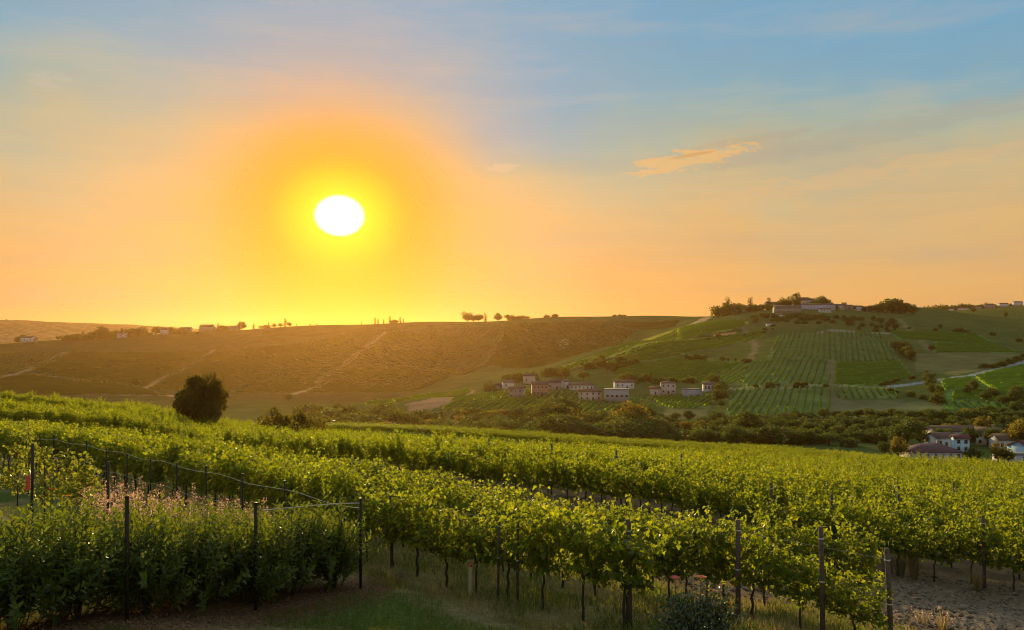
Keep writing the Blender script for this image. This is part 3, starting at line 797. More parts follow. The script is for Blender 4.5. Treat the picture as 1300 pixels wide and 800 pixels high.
# second field: first two rows as single vines, the rest massed to the brow of the hill
F2 = 26.3
def f2start(k):
    off = F2 + 2.9 * k
    c = 1420.0
    # point of this row at column c: x=(c-650)/1000*y and .666x+.746y=off
    y = off / (.666 * (c - 650) / F + .746)
    return np.array([(c - 650) / F * y, y])
def crestY(c): return float(np.interp(c, [-100, 0, 200, 450, 650, 1300, 1500], [132, 130, 108, 98, 96, 94, 92]))
def f2lab(row):
    return lambda k: ('tall leafy grapevine in the front row of the large field, with bare soil before it' if row == 0 else
                      'tall leafy grapevine in the second row of the large field, over the front row' )
place_row(F2, f2start(0), 62, 1.0, 'far', f2lab(0), 'grapevines in the front row of the large field', 1.0, 1.0)
place_row(F2 + 2.9, f2start(1), 62, 1.0, 'far', f2lab(1), 'grapevines in the second row of the large field', 1.0, 1.0)
pts = []; rots = []; scl = []
for k in range(0, 46):
    s0 = f2start(k); t = 62.0 if k < 2 else 0.0
    while True:
        q = s0 + U * t
        c = 650 + F * q[0] / q[1]
        if c < -120 or q[1] > 135: break
        if q[1] < crestY(c) and not (k in (3, 4) and c < 290):
            pts.append((q[0] + rv.normal(0, .05), q[1] + rv.normal(0, .05), Hs(q[0], q[1])))
            rots.append((0, 0, ROWANG + (math.pi if rv.random() < .5 else 0) + rv.normal(0, .05)))
            s = rv.uniform(.9, 1.1); scl.append((1.05, rv.uniform(.9, 1.3), s * rv.uniform(.93, 1.1)))
        t += 1.0
# low vine rows on the strip of field just over the brow
for k in range(14):
    for c in np.arange(330, 1130, 7.0):
        y = 148 + k * 2.6 + (c - 650) * -.01
        x = (c - 650) / F * y
        pts.append((x, y, Hs(x, y))); rots.append((0, 0, rv.normal(0, .05))); scl.append((1.1, 1.0, rv.uniform(.55, .7)))
me = bpy.data.meshes.new('vine_rows'); me.from_pydata(pts, [], [])
for nm, arr in (('rot', rots), ('scl', scl)):
    a = me.attributes.new(nm, 'FLOAT_VECTOR', 'POINT'); a.data.foreach_set('vector', np.array(arr, np.float32).ravel())
rows_o = bpy.data.objects.new('vine_rows', me); C.objects.link(rows_o)
props(rows_o, 'dense rows of tall leafy vines filling the large field up to its brow', 'grapevines', kind='stuff')
ng = bpy.data.node_groups.new('vine_rows', 'GeometryNodeTree')
ng.interface.new_socket('Geometry', in_out='INPUT', socket_type='NodeSocketGeometry')
ng.interface.new_socket('Geometry', in_out='OUTPUT', socket_type='NodeSocketGeometry')
gi = ng.nodes.new('NodeGroupInput'); go = ng.nodes.new('NodeGroupOutput')
g2i = ng.nodes.new('GeometryNodeGeometryToInstance')
for pr in protos[6:]:
    j = ng.nodes.new('GeometryNodeJoinGeometry')
    for ch in pr.children:
        oi = ng.nodes.new('GeometryNodeObjectInfo'); oi.inputs['Object'].default_value = ch; oi.inputs['As Instance'].default_value = False
        ng.links.new(oi.outputs['Geometry'], j.inputs[0])
    ng.links.new(j.outputs[0], g2i.inputs[0])
iop = ng.nodes.new('GeometryNodeInstanceOnPoints')
ng.links.new(gi.outputs[0], iop.inputs['Points']); ng.links.new(g2i.outputs[0], iop.inputs['Instance'])
iop.inputs['Pick Instance'].default_value = True
rvn = ng.nodes.new('FunctionNodeRandomValue'); rvn.data_type = 'INT'
for s_ in rvn.inputs:
    if s_.name == 'Max' and s_.type == 'INT': s_.default_value = 5
    if s_.name == 'Min' and s_.type == 'INT': s_.default_value = 0
outi = [s_ for s_ in rvn.outputs if s_.type == 'INT'][0]
ng.links.new(outi, iop.inputs['Instance Index'])
for nm, sk in (('rot', 'Rotation'), ('scl', 'Scale')):
    na = ng.nodes.new('GeometryNodeInputNamedAttribute'); na.data_type = 'FLOAT_VECTOR'; na.inputs['Name'].default_value = nm
    o_ = [q for q in na.outputs if q.enabled and q.name == 'Attribute'][0]
    if sk == 'Rotation':
        e2r = ng.nodes.new('FunctionNodeEulerToRotation'); ng.links.new(o_, e2r.inputs[0]); o_ = e2r.outputs[0]
    ng.links.new(o_, iop.inputs[sk])
ng.links.new(iop.outputs[0], go.inputs[0])
md = rows_o.modifiers.new('rows', 'NODES'); md.node_group = ng
for k, fz in enumerate(fresh):
    if fz is not None: bpy.data.objects.remove(fz, do_unlink=True)

# vineyard posts: each a thing
prand = random.Random(4)
def post_at(c, Y, h, r0, label, lean=(0, 0), group=None, rz=0.0):
    o = make_post(h, r0, (lean[0] + prand.uniform(-.05, .05), lean[1] + prand.uniform(-.04, .04))); g = G(c, Y); o.location = g; o.rotation_euler[2] = rz
    props(o, label, 'post', group); return o
post_at(799, 14.2, 2.0, .055, 'dark round wooden post at the right-hand end of the front row')
post_at(937, 15.1, 1.98, .050, 'brown wooden post with three white wire bands in the second row')
post_at(1045, 14.05, 2.02, .045, 'tall brown wooden post with wire bands, nearest end post of the second row')
post_at(1133, 13.55, 1.98, .045, 'grey wooden end post leaning outwards at the right of the bare wire', (-.12, .02))
for c, Y, lab in ((632, 15.9, 'thin dark stake beside a vine trunk in the front row'), (657, 15.7, 'dark metal stake standing under the middle of the front row'), (497, 18.5, 'thick dark stake at a vine trunk just right of the garden fence')):
    post_at(c, Y, 1.7, .026, lab)
f2posts = [(1250, 22.9, 2.1, 'reddish wooden post at the lower right, in front of the large field'), (1055, 27.0, 2.2, 'wooden post of the large field behind the bare wire'),
           (978, 29.0, 2.2, 'wooden post of the large field behind the second row'), (783, 36.5, 2.3, 'wooden post at the dark soil gap behind the third row'), (700, 40.0, 2.3, 'far wooden post above the soil gap in the front row of the large field')]
for c, Y, h, lab in f2posts: post_at(c, Y, h, .05, lab)
for c, Y in ((620, 44), (560, 48.5), (505, 54), (865, 38), (1140, 31), (925, 45), (760, 55), (1210, 36)):
    post_at(c, Y, 2.35, .045, 'slim wooden post showing between the vines of the large field', group='posts inside the large field')

# ------------------------------------------------------------------ trees
mat_tree = leaf_mat('tree_leaf', [(.045, .075, .02), (.06, .10, .025), (.075, .115, .026), (.055, .085, .022), (.11, .12, .03)],
                    [(.10, .14, .015), (.16, .19, .02), (.20, .22, .02), (.10, .13, .015), (.30, .26, .03)], .38, .6, .15, .7)
mat_tree_warm = leaf_mat('yellowish_leaf', [(.10, .09, .02), (.12, .10, .025), (.09, .09, .02)], [(.35, .27, .03), (.40, .28, .03), (.28, .25, .02)], .45, .6, .15, .6)  # yellower leaf colours than the other trees
mat_cypress = leaf_mat('cypress_leaf', [(.02, .032, .012), (.03, .042, .014)], [(.04, .06, .01), (.05, .06, .01)], .25, .7, .1, .5)
mat_trunk = solid_mat('tree_bark', (.04, .03, .022), (.09, .07, .05), 9, .95, .5)

def make_tree(kind, seed, nleaf, lsize, mat, name='tree'):
    """a tree one metre tall, to be scaled to its height"""
    r = np.random.default_rng(seed)
    root = empty(name)
    tb = MB(); cen = []
    if kind == 'round':
        tb.tube([(0, 0, -.05), (.01, 0, .12), (r.normal(0, .02), r.normal(0, .02), .32), (r.normal(0, .03), r.normal(0, .03), .6)], [.034, .026, .02, .008], 8)
        for i in range(9):
            a = r.uniform(0, 6.28); e = r.uniform(.3, 1.2); L = r.uniform(.2, .36); z0 = r.uniform(.16, .42)
            p1 = np.array([math.cos(a) * math.cos(e) * L, math.sin(a) * math.cos(e) * L, z0 + math.sin(e) * L])
            tb.tube([(0, 0, z0), (p1[0] * .5, p1[1] * .5, z0 + (p1[2] - z0) * .4), tuple(p1)], [.014, .009, .003], 5)
            cen.append((p1, r.uniform(.10, .17)))
        for i in range(26):
            a = r.uniform(0, 6.28); q = r.uniform(-1, 1); rr = r.uniform(.55, 1)
            p = np.array([math.cos(a) * math.sqrt(1 - q * q) * .32 * rr, math.sin(a) * math.sqrt(1 - q * q) * .32 * rr, .56 + q * .34 * rr])
            cen.append((p, r.uniform(.07, .15)))
    elif kind == 'bush':
        for i in range(7):
            a = r.uniform(0, 6.28); L = r.uniform(.2, .45)
            tb.tube([(0, 0, -.05), (math.cos(a) * L * .5, math.sin(a) * L * .5, .3), (math.cos(a) * L, math.sin(a) * L, .6)], [.03, .018, .006], 5)
        for i in range(26):
            a = r.uniform(0, 6.28); q = r.uniform(0, 1)
            p = np.array([math.cos(a) * .62 * q ** .6, math.sin(a) * .5 * q ** .6, r.uniform(.14, .80) * (1 - .35 * q)])
            cen.append((p, r.uniform(.12, .22)))
    elif kind == 'tall':
        tb.tube([(0, 0, -.05), (.005, 0, .3), (0, .01, .7), (0, 0, .93)], [.026, .02, .012, .003], 7)
        for i in range(30):
            z = r.uniform(.18, .95); w = .17 * math.sin(min(1, (z + .05)) * math.pi * .9) + .03; a = r.uniform(0, 6.28)
            cen.append((np.array([math.cos(a) * w * r.uniform(.3, 1), math.sin(a) * w * r.uniform(.3, 1), z]), r.uniform(.05, .10)))
            if i % 3 == 0: tb.tube([(0, 0, z - .1), tuple(cen[-1][0])], [.008, .002], 4)
    elif kind == 'cypress':
        tb.tube([(0, 0, -.05), (0, 0, .5), (0, 0, .9)], [.018, .012, .003], 6)
        for i in range(26):
            z = .08 + .88 * i / 25; w = .075 * (1 - ((z - .35) / .75) ** 2) ** .5 if z > .35 else .075
            a = r.uniform(0, 6.28)
            cen.append((np.array([math.cos(a) * w * .4, math.sin(a) * w * .4, z]), max(.018, w * .8)))
    elif kind == 'wide':                      # flat spreading crown on a bare stem
        tb.tube([(0, 0, -.05), (.01, .01, .3), (0, .02, .6), (.02, 0, .8)], [.03, .024, .018, .008], 7)
        for i in range(26):
            a = r.uniform(0, 6.28); q = r.uniform(0, 1) ** .5
            p = np.array([math.cos(a) * .36 * q, math.sin(a) * .36 * q, .80 + .14 * (1 - q) + r.normal(0, .03)])
            cen.append((p, r.uniform(.06, .10)))
            if i % 3 == 0: tb.tube([(0, .01, .55), (p[0] * .6, p[1] * .6, p[2] - .1), tuple(p)], [.012, .008, .003], 4)
    tb.build('trunk', mat_trunk, root, True)
    w = np.array([c[1] ** 2 for c in cen]); w /= w.sum()
    k = r.choice(len(cen), nleaf, p=w)
    c = np.array([x[0] for x in cen])[k]; rad = np.array([x[1] for x in cen])[k]
    d = r.normal(0, 1, (nleaf, 3)); d /= np.linalg.norm(d, axis=1, keepdims=True)
    P = c + d * (rad * r.uniform(.35, 1.08, nleaf) ** .6)[:, None] * np.array([1, 1, .85])
    P = P[P[:, 2] > .03]; d = d[:len(P)]; n = len(P)
    T = d + r.normal(0, .7, (n, 3)) + np.array([0, 0, -.2])
    N = d + r.normal(0, .5, (n, 3)) + np.array([0, 0, .3])
    leaves_obj('crown', P, T, N, lsize * r.uniform(.6, 1.3, n), 'oval', mat, root)
    return root
TP = {}
def tree_proto(key):
    kinds = {'round': ('round', 2000, .058, mat_tree), 'bush': ('bush', 1600, .09, mat_tree), 'tall': ('tall', 1500, .045, mat_tree),
             'cypress': ('cypress', 800, .028, mat_cypress), 'warm': ('round', 2000, .058, mat_tree_warm), 'wide': ('wide', 1400, .055, mat_cypress)}
    kd, n, s, m = kinds[key[0]]
    return make_tree(kd, hash(key[0]) % 1 + 10 * key[1] + len(key[0]), n, s, m, {'bush': 'shrub', 'cypress': 'cypress_tree', 'wide': 'pine_tree'}.get(key[0], 'tree'))
rt = np.random.default_rng(31)
def put_tree(kind, loc, h, label, group=None, wide=1.0, var=None):
    var = int(rt.integers(0, 4)) if var is None else var
    key = (kind, var)
    if key in TP: o = copy_tree(TP[key])
    else: o = TP[key] = tree_proto(key)
    o.location = loc; o.rotation_euler = (0, 0, rt.uniform(0, 6.28)); o.scale = (h * wide, h * wide, h)
    props(o, label, {'bush': 'shrub', 'cypress': 'cypress'}.get(kind, 'tree'), group)
    return o
def tree_px(kind, px, ptop, Y, label, group=None, wide=1.0, var=None, hmin=1.5):
    g = G(px, Y); h = max(hmin, (HOR - ptop) / F * Y + EYE - g.z)
    if Y > 900: g = g - Vector((0, 0, .12 * h)); h *= 1.12; wide *= 2.0 if kind == 'cypress' else 1.1
    return put_tree(kind, g, h, label, group, wide, var)

# wooded valley floor
bx_ = [380, 420, 440, 480, 520, 560, 600, 640, 665, 690, 700, 720, 745, 770, 800, 830, 850, 870, 900, 930, 960, 1000, 1050, 1090, 1130, 1160, 1200, 1250, 1320]
by_ = [515, 511, 514, 518, 520, 519, 518, 516, 514, 510, 505, 509, 522, 518, 508, 514, 534, 538, 524, 521, 524, 526, 530, 537, 535, 534, 532, 524, 518]
WG = 'trees of the wooded valley floor'
for layer, (Y0, drop, sp) in enumerate([(395, 0, 15), (375, 5, 16), (350, 7, 16), (325, 12, 16), (305, 17, 16)]):
    px = 372.0 if layer else 392.0
    while px < 1330:
        if layer >= 3 and 1148 < px: break
        top = np.interp(px, bx_, by_) + drop + rt.normal(0, 3.0)
        kind = 'bush' if layer in (1, 3) else rt.choice(['round', 'round', 'round', 'bush', 'tall', 'warm'], p=[.3, .25, .2, .08, .07, .10])
        dk = ['olive green tree in the back row of the valley woods below the fields', 'bushy undergrowth shrub between the back trees of the valley woods', 'leafy tree in the middle of the valley woods beyond the vineyard',
              'bushy undergrowth shrub between the front trees of the valley woods', 'low tree at the near edge of the valley woods, just over the vine tops'][layer]
        tree_px(kind, px, top, Y0 + rt.uniform(-12, 12), dk, WG, rt.uniform(1.3, 1.75), hmin=6 if layer < 4 else 4)
        px += sp * rt.uniform(.75, 1.3)
tree_px('round', 700, 503, 345, 'tallest bushy tree of the valley woods, in front of the reddish hamlet house', None, 1.2)
tree_px('warm', 806, 507, 330, 'tall yellowish tree of the valley woods in front of the grey warehouse', None, 1.3)
tree_px('round', 951, 520, 330, 'rounded tree of the valley woods at the foot of the striped slope', None, 1.2)
tree_px('round', 1104, 514, 395, 'lone dark tree standing before the pale grass field', None, .95)
tree_px('round', 1152, 524, 292, 'big yellowish tree left of the long purple-brown roof', None, 1.2)
tree_px('warm', 1249, 527, 330, 'round yellow-lit tree behind the cream gabled house', None, 1.3)
tree_px('warm', 1268, 558, 258, 'light green tree standing in front of the cream gabled house', None, .9)
tree_px('bush', 1236, 564, 262, 'dark low hedge bush right of the pale blue house', None, .9)
tree_px('warm', 1141, 553, 262, 'low yellow-green tree at the left end of the purple-brown roof', None, 1.1)
tree_px('round', 1122, 560, 268, 'small dark tree at the left edge of the roadside houses', None, 1.2)
tree_px('warm', 1296, 528, 300, 'yellowish tree at the right edge above the village roofs', None, 1.1)
tree_px('round', 1287, 536, 320, 'dark green tree behind the village roofs at the right edge', None, 1.1)
tree_px('bush', 1214, 570, 272, 'dark garden bush between the two purple-brown roofs', None, .8)
for px, top, Y in ((1168, 543, 306), (1262, 539, 310), (1199, 540, 312), (1230, 540, 310), (1284, 543, 304), (1278, 566, 258)):
    tree_px('round', px, top, Y, 'leafy garden tree standing among the right-hand village houses', 'garden trees of the right-hand village', 1.25)
tree_px('bush', 647, 542, 250, 'single dark bush just over the brow of the vineyard', None, 1.0)
tree_px('bush', 672, 536, 285, 'pale olive bush behind the single dark bush', None, .9)
tree_px('tall', 490, 506, 520, 'narrow rounded tree standing alone at the foot of the hazy hill', None, 1.7)
for px, top in ((405, 512), (428, 508), (452, 515), (366, 497)):
    tree_px('round', px, top, 600 if px == 366 else 480, 'hazy round tree along the foot of the long hill', 'hazy trees at the foot of the long hill', 1.1)

# brow of the near hill, left
mat_dark = leaf_mat('dark_leaf', [(.06, .06, .016), (.085, .075, .02), (.06, .065, .018)], [(.24, .18, .016), (.32, .22, .02), (.22, .18, .016)], .4, .7, .1, .2)
def put_big(loc, h, w, label, seed, nleaf, ls, kind='round', mat=None):
    o = make_tree(kind, seed, nleaf, ls, mat or mat_dark, 'tree' if kind == 'round' else 'shrub')
    o.location = loc; o.scale = (w, w, h)
    return props(o, label, 'tree' if kind == 'round' else 'shrub')
g = G(256, 86); put_big(g - Vector((0, 0, .2)), ((HOR - 472) / F * 86 + EYE - g.z) * 1.14, 7.6, 'dark round tree standing alone on the brow above the left vine rows', 78, 9000, .042)
g = G(382, 78); put_big(g, (HOR - 517) / F * 78 + EYE - g.z + .5, 3.4, 'larger dark shrub on the brow, right of the lone round tree', 72, 3500, .06, 'bush')
g = G(349, 78); put_big(g, (HOR - 519) / F * 78 + EYE - g.z + .5, 3.4, 'smaller dark shrub on the brow, between the lone tree and the larger shrub', 73, 3000, .06, 'bush')
g = G(284, 76); put_big(g, (HOR - 529) / F * 76 + EYE - g.z, 1.6, 'tiny dark shrub at the right foot of the lone round tree', 74, 900, .08, 'bush')

# trees along the ridges
RG = 'trees along the hazy ridge'
def ridge(px, top, Y, kind, label, group=RG, wide=1.1): tree_px(kind, px, top, Y, label, group, wide, hmin=3)
for px, top in ((8, 405), (9.5, 406), (20, 407), (31, 410), (70, 413), (77, 414), (83, 415), (92, 413), (99, 415)):
    ridge(px, top, 2990, 'bush', 'tiny dark bush on the farthest ridge at the upper left', 'bushes on the farthest left ridge', 1.0)
for px in np.arange(74, 252, 6.2):
    if rt.random() < .15: continue
    top = np.interp(px, [74, 92, 130, 160, 200, 250], [427, 422, 417, 417, 413, 417]) + rt.normal(0, 2)
    ridge(px, top, 1285 + rt.uniform(-30, 10), rt.choice(['bush', 'round', 'cypress'], p=[.45, .42, .13]), 'dark tree in the hedge of trees between the ridge houses at the left')
for px, top, k, l in ((22, 427, 'round', 'dark tree left of the lone white house at the far left'), (29, 424, 'round', 'dark tree behind the lone white house at the far left'), (44, 427, 'round', 'dark tree right of the lone white house at the far left'),
    (306.5, 407, 'round', 'clear round tree standing up from the ridge below the sun'), (277, 410, 'cypress', 'thin cypress beside the ridge barn'), (283, 411, 'bush', 'bushy tree beside the ridge barn'), (290, 412, 'bush', 'low bush right of the ridge barn'),
    (322, 410, 'cypress', 'narrow cypress between the round tree and the dense copse'), (337, 411, 'bush', 'left bush of the dense copse on the ridge'), (341, 409, 'cypress', 'small pointed tree at the left of the dense copse'),
    (348, 410, 'round', 'rounded tree of the dense copse on the ridge'), (356, 409, 'round', 'full tree in the middle of the dense copse'), (362, 404, 'cypress', 'tallest pointed tree of the dense copse'), (367, 408, 'round', 'round tree at the right of the dense copse'),
    (376, 411, 'tall', 'thin open tree right of the dense copse'), (394, 412, 'round', 'left tree of the small pair on the ridge below the sun'), (402, 411.5, 'round', 'right tree of the small pair on the ridge below the sun'),
    (459, 408, 'cypress', 'single thin cypress on the ridge just right of the sun'), (476, 403, 'cypress', 'leftmost of the row of ridge cypresses'), (480, 404, 'cypress', 'second of the row of ridge cypresses'), (487, 405, 'cypress', 'third of the row of ridge cypresses'),
    (495, 401, 'cypress', 'fourth and tallest of the row of ridge cypresses'), (500, 405, 'bush', 'bush between the ridge cypresses'), (508, 402, 'cypress', 'fifth of the row of ridge cypresses'), (512, 404, 'cypress', 'rightmost of the row of ridge cypresses'),
    (594, 393.5, 'round', 'tallest tree of the ridge copse right of the cypresses'), (601, 398, 'round', 'low round tree of the ridge copse'), (608, 397, 'round', 'third tree of the ridge copse'), (616, 397, 'cypress', 'pointed tree at the right of the ridge copse'),
    (632, 396.5, 'round', 'square dark tree on the middle ridge'), (645, 398, 'round', 'tree in the middle of the ridge clump'), (652, 398, 'bush', 'bush right of the ridge clump'), (664, 399, 'bush', 'low bush on the middle ridge'),
    (694, 399, 'bush', 'left bush of the low ridge pair'), (704, 398, 'bush', 'right bush of the low ridge pair'), (780, 399, 'bush', 'low bush on the ridge left of the village hill'), (787, 398.5, 'bush', 'second low bush on the ridge left of the village hill'), (793, 400, 'bush', 'third low bush on the ridge left of the village hill')):
    ridge(px, top, 1296 if px > 50 else 1270, k, l, None, 1.15 if k != 'bush' else 1.6)

# village hill
VG = 'trees around the hilltop village'
vx = [915, 940, 960, 985, 1000, 1040, 1060, 1090, 1120, 1145, 1165]; vy = [384, 382, 384, 382, 380, 380, 384, 386, 386, 384, 388]
for i in range(40):
    px = 915 + (i + rt.random()) / 40 * 247
    ridge(px, np.interp(px, vx, vy) + rt.uniform(-2, 3), 1090 + rt.uniform(0, 40), rt.choice(['round', 'round', 'bush', 'cypress'], p=[.4, .3, .2, .1]), 'dark tree on the skyline among the roofs of the hilltop village', VG)
for i in range(56):
    px = rt.uniform(955, 1138)
    g = G(px, rt.uniform(925, 992)); put_tree(rt.choice(['round', 'bush', 'bush']), g, rt.uniform(4, 7.5), 'dark tree on the slope just below the hilltop village', 'trees below the hilltop village', 1.25)
for px, top, k, l in ((924, 377, 'cypress', 'cypress at the left end of the hilltop village'), (952.5, 377, 'cypress', 'tall cypress left of the large village buildings'), (976, 377, 'cypress', 'dark cypress beside the left village block'), (998, 373.5, 'round', 'large round tree left of the highest village roof'),
    (1044, 373, 'round', 'broad tree right of the highest village roof'), (1011, 371, 'tall', 'thin pole-like tree beside the highest village roof'), (1121, 379, 'round', 'left one of the three trees right of the village'), (1132, 377, 'round', 'middle one of the three trees right of the village'), (1142, 379, 'round', 'right one of the three trees right of the village')):
    ridge(px, top, 1110, k, l, None, 1.2)
for i, px in enumerate(np.linspace(1180, 1300, 16)):
    ridge(px, 387 + rt.uniform(-4, 1), 2210, 'bush', 'dark tree between the houses on the far right ridge', 'trees on the far right ridge', 1.5)
def hedgerow(pts, n, h, label, group, kind=('bush', 'round'), yr=(380, 1100), jit=1.2):
    for i in range(n):
        t = rt.uniform(0, len(pts) - 1.001); k = int(t); f = t - k
        px = pts[k][0] * (1 - f) + pts[k + 1][0] * f + rt.normal(0, jit); py = pts[k][1] * (1 - f) + pts[k + 1][1] * f + rt.normal(0, jit * .5)
        put_tree(rt.choice(kind), pix(px, py, *yr), h * rt.uniform(.6, 1.25), label, group, 1.25)
hedgerow([(868, 456), (905, 457), (958, 461)], 13, 5, 'dark shrub in the hedge above the diagonal vineyard', 'shrubs above the diagonal vineyard')
hedgerow([(1138, 441), (1149, 450), (1158, 461)], 12, 9, 'dark tree in the dense clump right of the striped slope', 'clump right of the striped slope', ('round',), jit=3)
hedgerow([(1128, 498), (1165, 505), (1196, 512)], 10, 4, 'dark shrub in the hedge above the pale grass field', 'hedge above the pale grass field')
hedgerow([(1118, 490), (1140, 484), (1168, 479)], 10, 3, 'shrub along the lower edge of the bright green vineyard', 'hedge of the bright green vineyard')
hedgerow([(1245, 470), (1275, 463), (1303, 455)], 10, 5, 'dark shrub beside the pale road at the right edge', 'shrubs beside the pale road')
hedgerow([(1090, 419), (1130, 421), (1190, 417), (1250, 426), (1300, 436)], 16, 5, 'small dark shrub between the upper right terraces', 'shrubs between the upper right terraces', jit=3)
hedgerow([(936, 494), (990, 492), (1050, 491)], 9, 4, 'small bush along the track above the lower striped vineyard', 'bushes along the field track')
hedgerow([(1062, 532), (1130, 533), (1200, 530)], 12, 4, 'low bush along the lower edge of the pale grass field', 'bushes below the pale grass field')
hedgerow([(900, 432), (960, 424), (985, 416)], 9, 4, 'bush at the upper edge of the spur fields', 'bushes of the spur fields', jit=3)
hedgerow([(735, 470), (770, 462), (800, 460), (780, 472)], 20, 7, 'dark tree in the wooded bank above the hamlet', 'wooded bank above the hamlet', ('round', 'bush'), jit=5)
hedgerow([(612, 500), (640, 484), (700, 478), (760, 484), (820, 488), (870, 486)], 28, 8, 'dark tree between the houses of the hamlet', 'trees of the hamlet', ('round', 'bush', 'tall'), jit=4)
hedgerow([(905, 490), (915, 503), (912, 516)], 12, 9, 'dark tree in the clump right of the white arched house', 'clump right of the arched house', ('round',), jit=4)
hedgerow([(1175, 483), (1183, 500), (1190, 515)], 8, 9, 'dark tree in the line between the pale road and the hedge', 'trees beside the pale road', ('round', 'tall'), jit=2)
hedgerow([(1225, 500), (1262, 505), (1300, 520)], 11, 8, 'green tree on the wooded slope above the village roofs', 'trees above the village roofs', ('round',), jit=6)
for ln in ([(0, 462), (80, 455), (180, 460), (300, 452)], [(430, 440), (520, 447), (600, 440), (700, 447)], [(90, 470), (190, 474), (300, 470), (390, 478)]):
    hedgerow(ln, 6, 4, 'hazy bush on a field edge of the long hill', 'hazy bushes on the field edges of the long hill', ('bush',), (500, 1290), 3)
put_tree('bush', pix(213, 470, 500), 8, 'hazy bush beside the pale track on the long hill', None)
put_tree('bush', pix(172, 488, 500), 8, 'hazy bush at the foot of the pale track on the long hill', None)
put_tree('round', pix(1183, 447, 500), 9, 'lone dark tree at the left end of the bright green terrace', None)
put_tree('round', pix(1236, 398, 900), 14, 'lone round tree on the upper right meadow', None)
put_tree('round', pix(1276, 404, 900), 12, 'dark round tree on the upper meadow near the right edge', None)

# ------------------------------------------------------------------ buildings
def bmat(n, c, d=.85): return solid_mat(n, tuple(k * d for k in c), c, .8, .9, .2)
WALLS = {'stone': bmat('stone_wall', (.32, .27, .24)), 'red': bmat('red_plaster', (.42, .22, .15)), 'white': bmat('white_plaster', (.60, .58, .57)), 'pink': bmat('pink_plaster', (.58, .44, .38)),
         'grey': bmat('grey_concrete', (.33, .33, .35)), 'cream': bmat('cream_plaster', (.58, .48, .34)), 'blue': bmat('blue_plaster', (.45, .62, .78)), 'ochre': bmat('ochre_plaster', (.60, .42, .20)), 'lav': bmat('lavender_plaster', (.50, .46, .58))}
def rmat(n, c): return solid_mat(n, tuple(k * .6 for k in c), c, 3.5, .9, .5)
ROOFS = {'brown': rmat('brown_tiles', (.17, .10, .075)), 'maroon': rmat('maroon_tiles', (.16, .055, .06)), 'dark': rmat('dark_tiles', (.09, .06, .05)), 'greyr': rmat('grey_sheet', (.24, .23, .23)), 'purple': rmat('purple_tiles', (.15, .075, .085))}
mat_glass = solid_mat('window_glass', (.015, .016, .02), (.03, .03, .04), 2, .2, 0, .6)
mat_frame = solid_mat('window_frame', (.5, .47, .43), (.6, .57, .52), 4, .7)
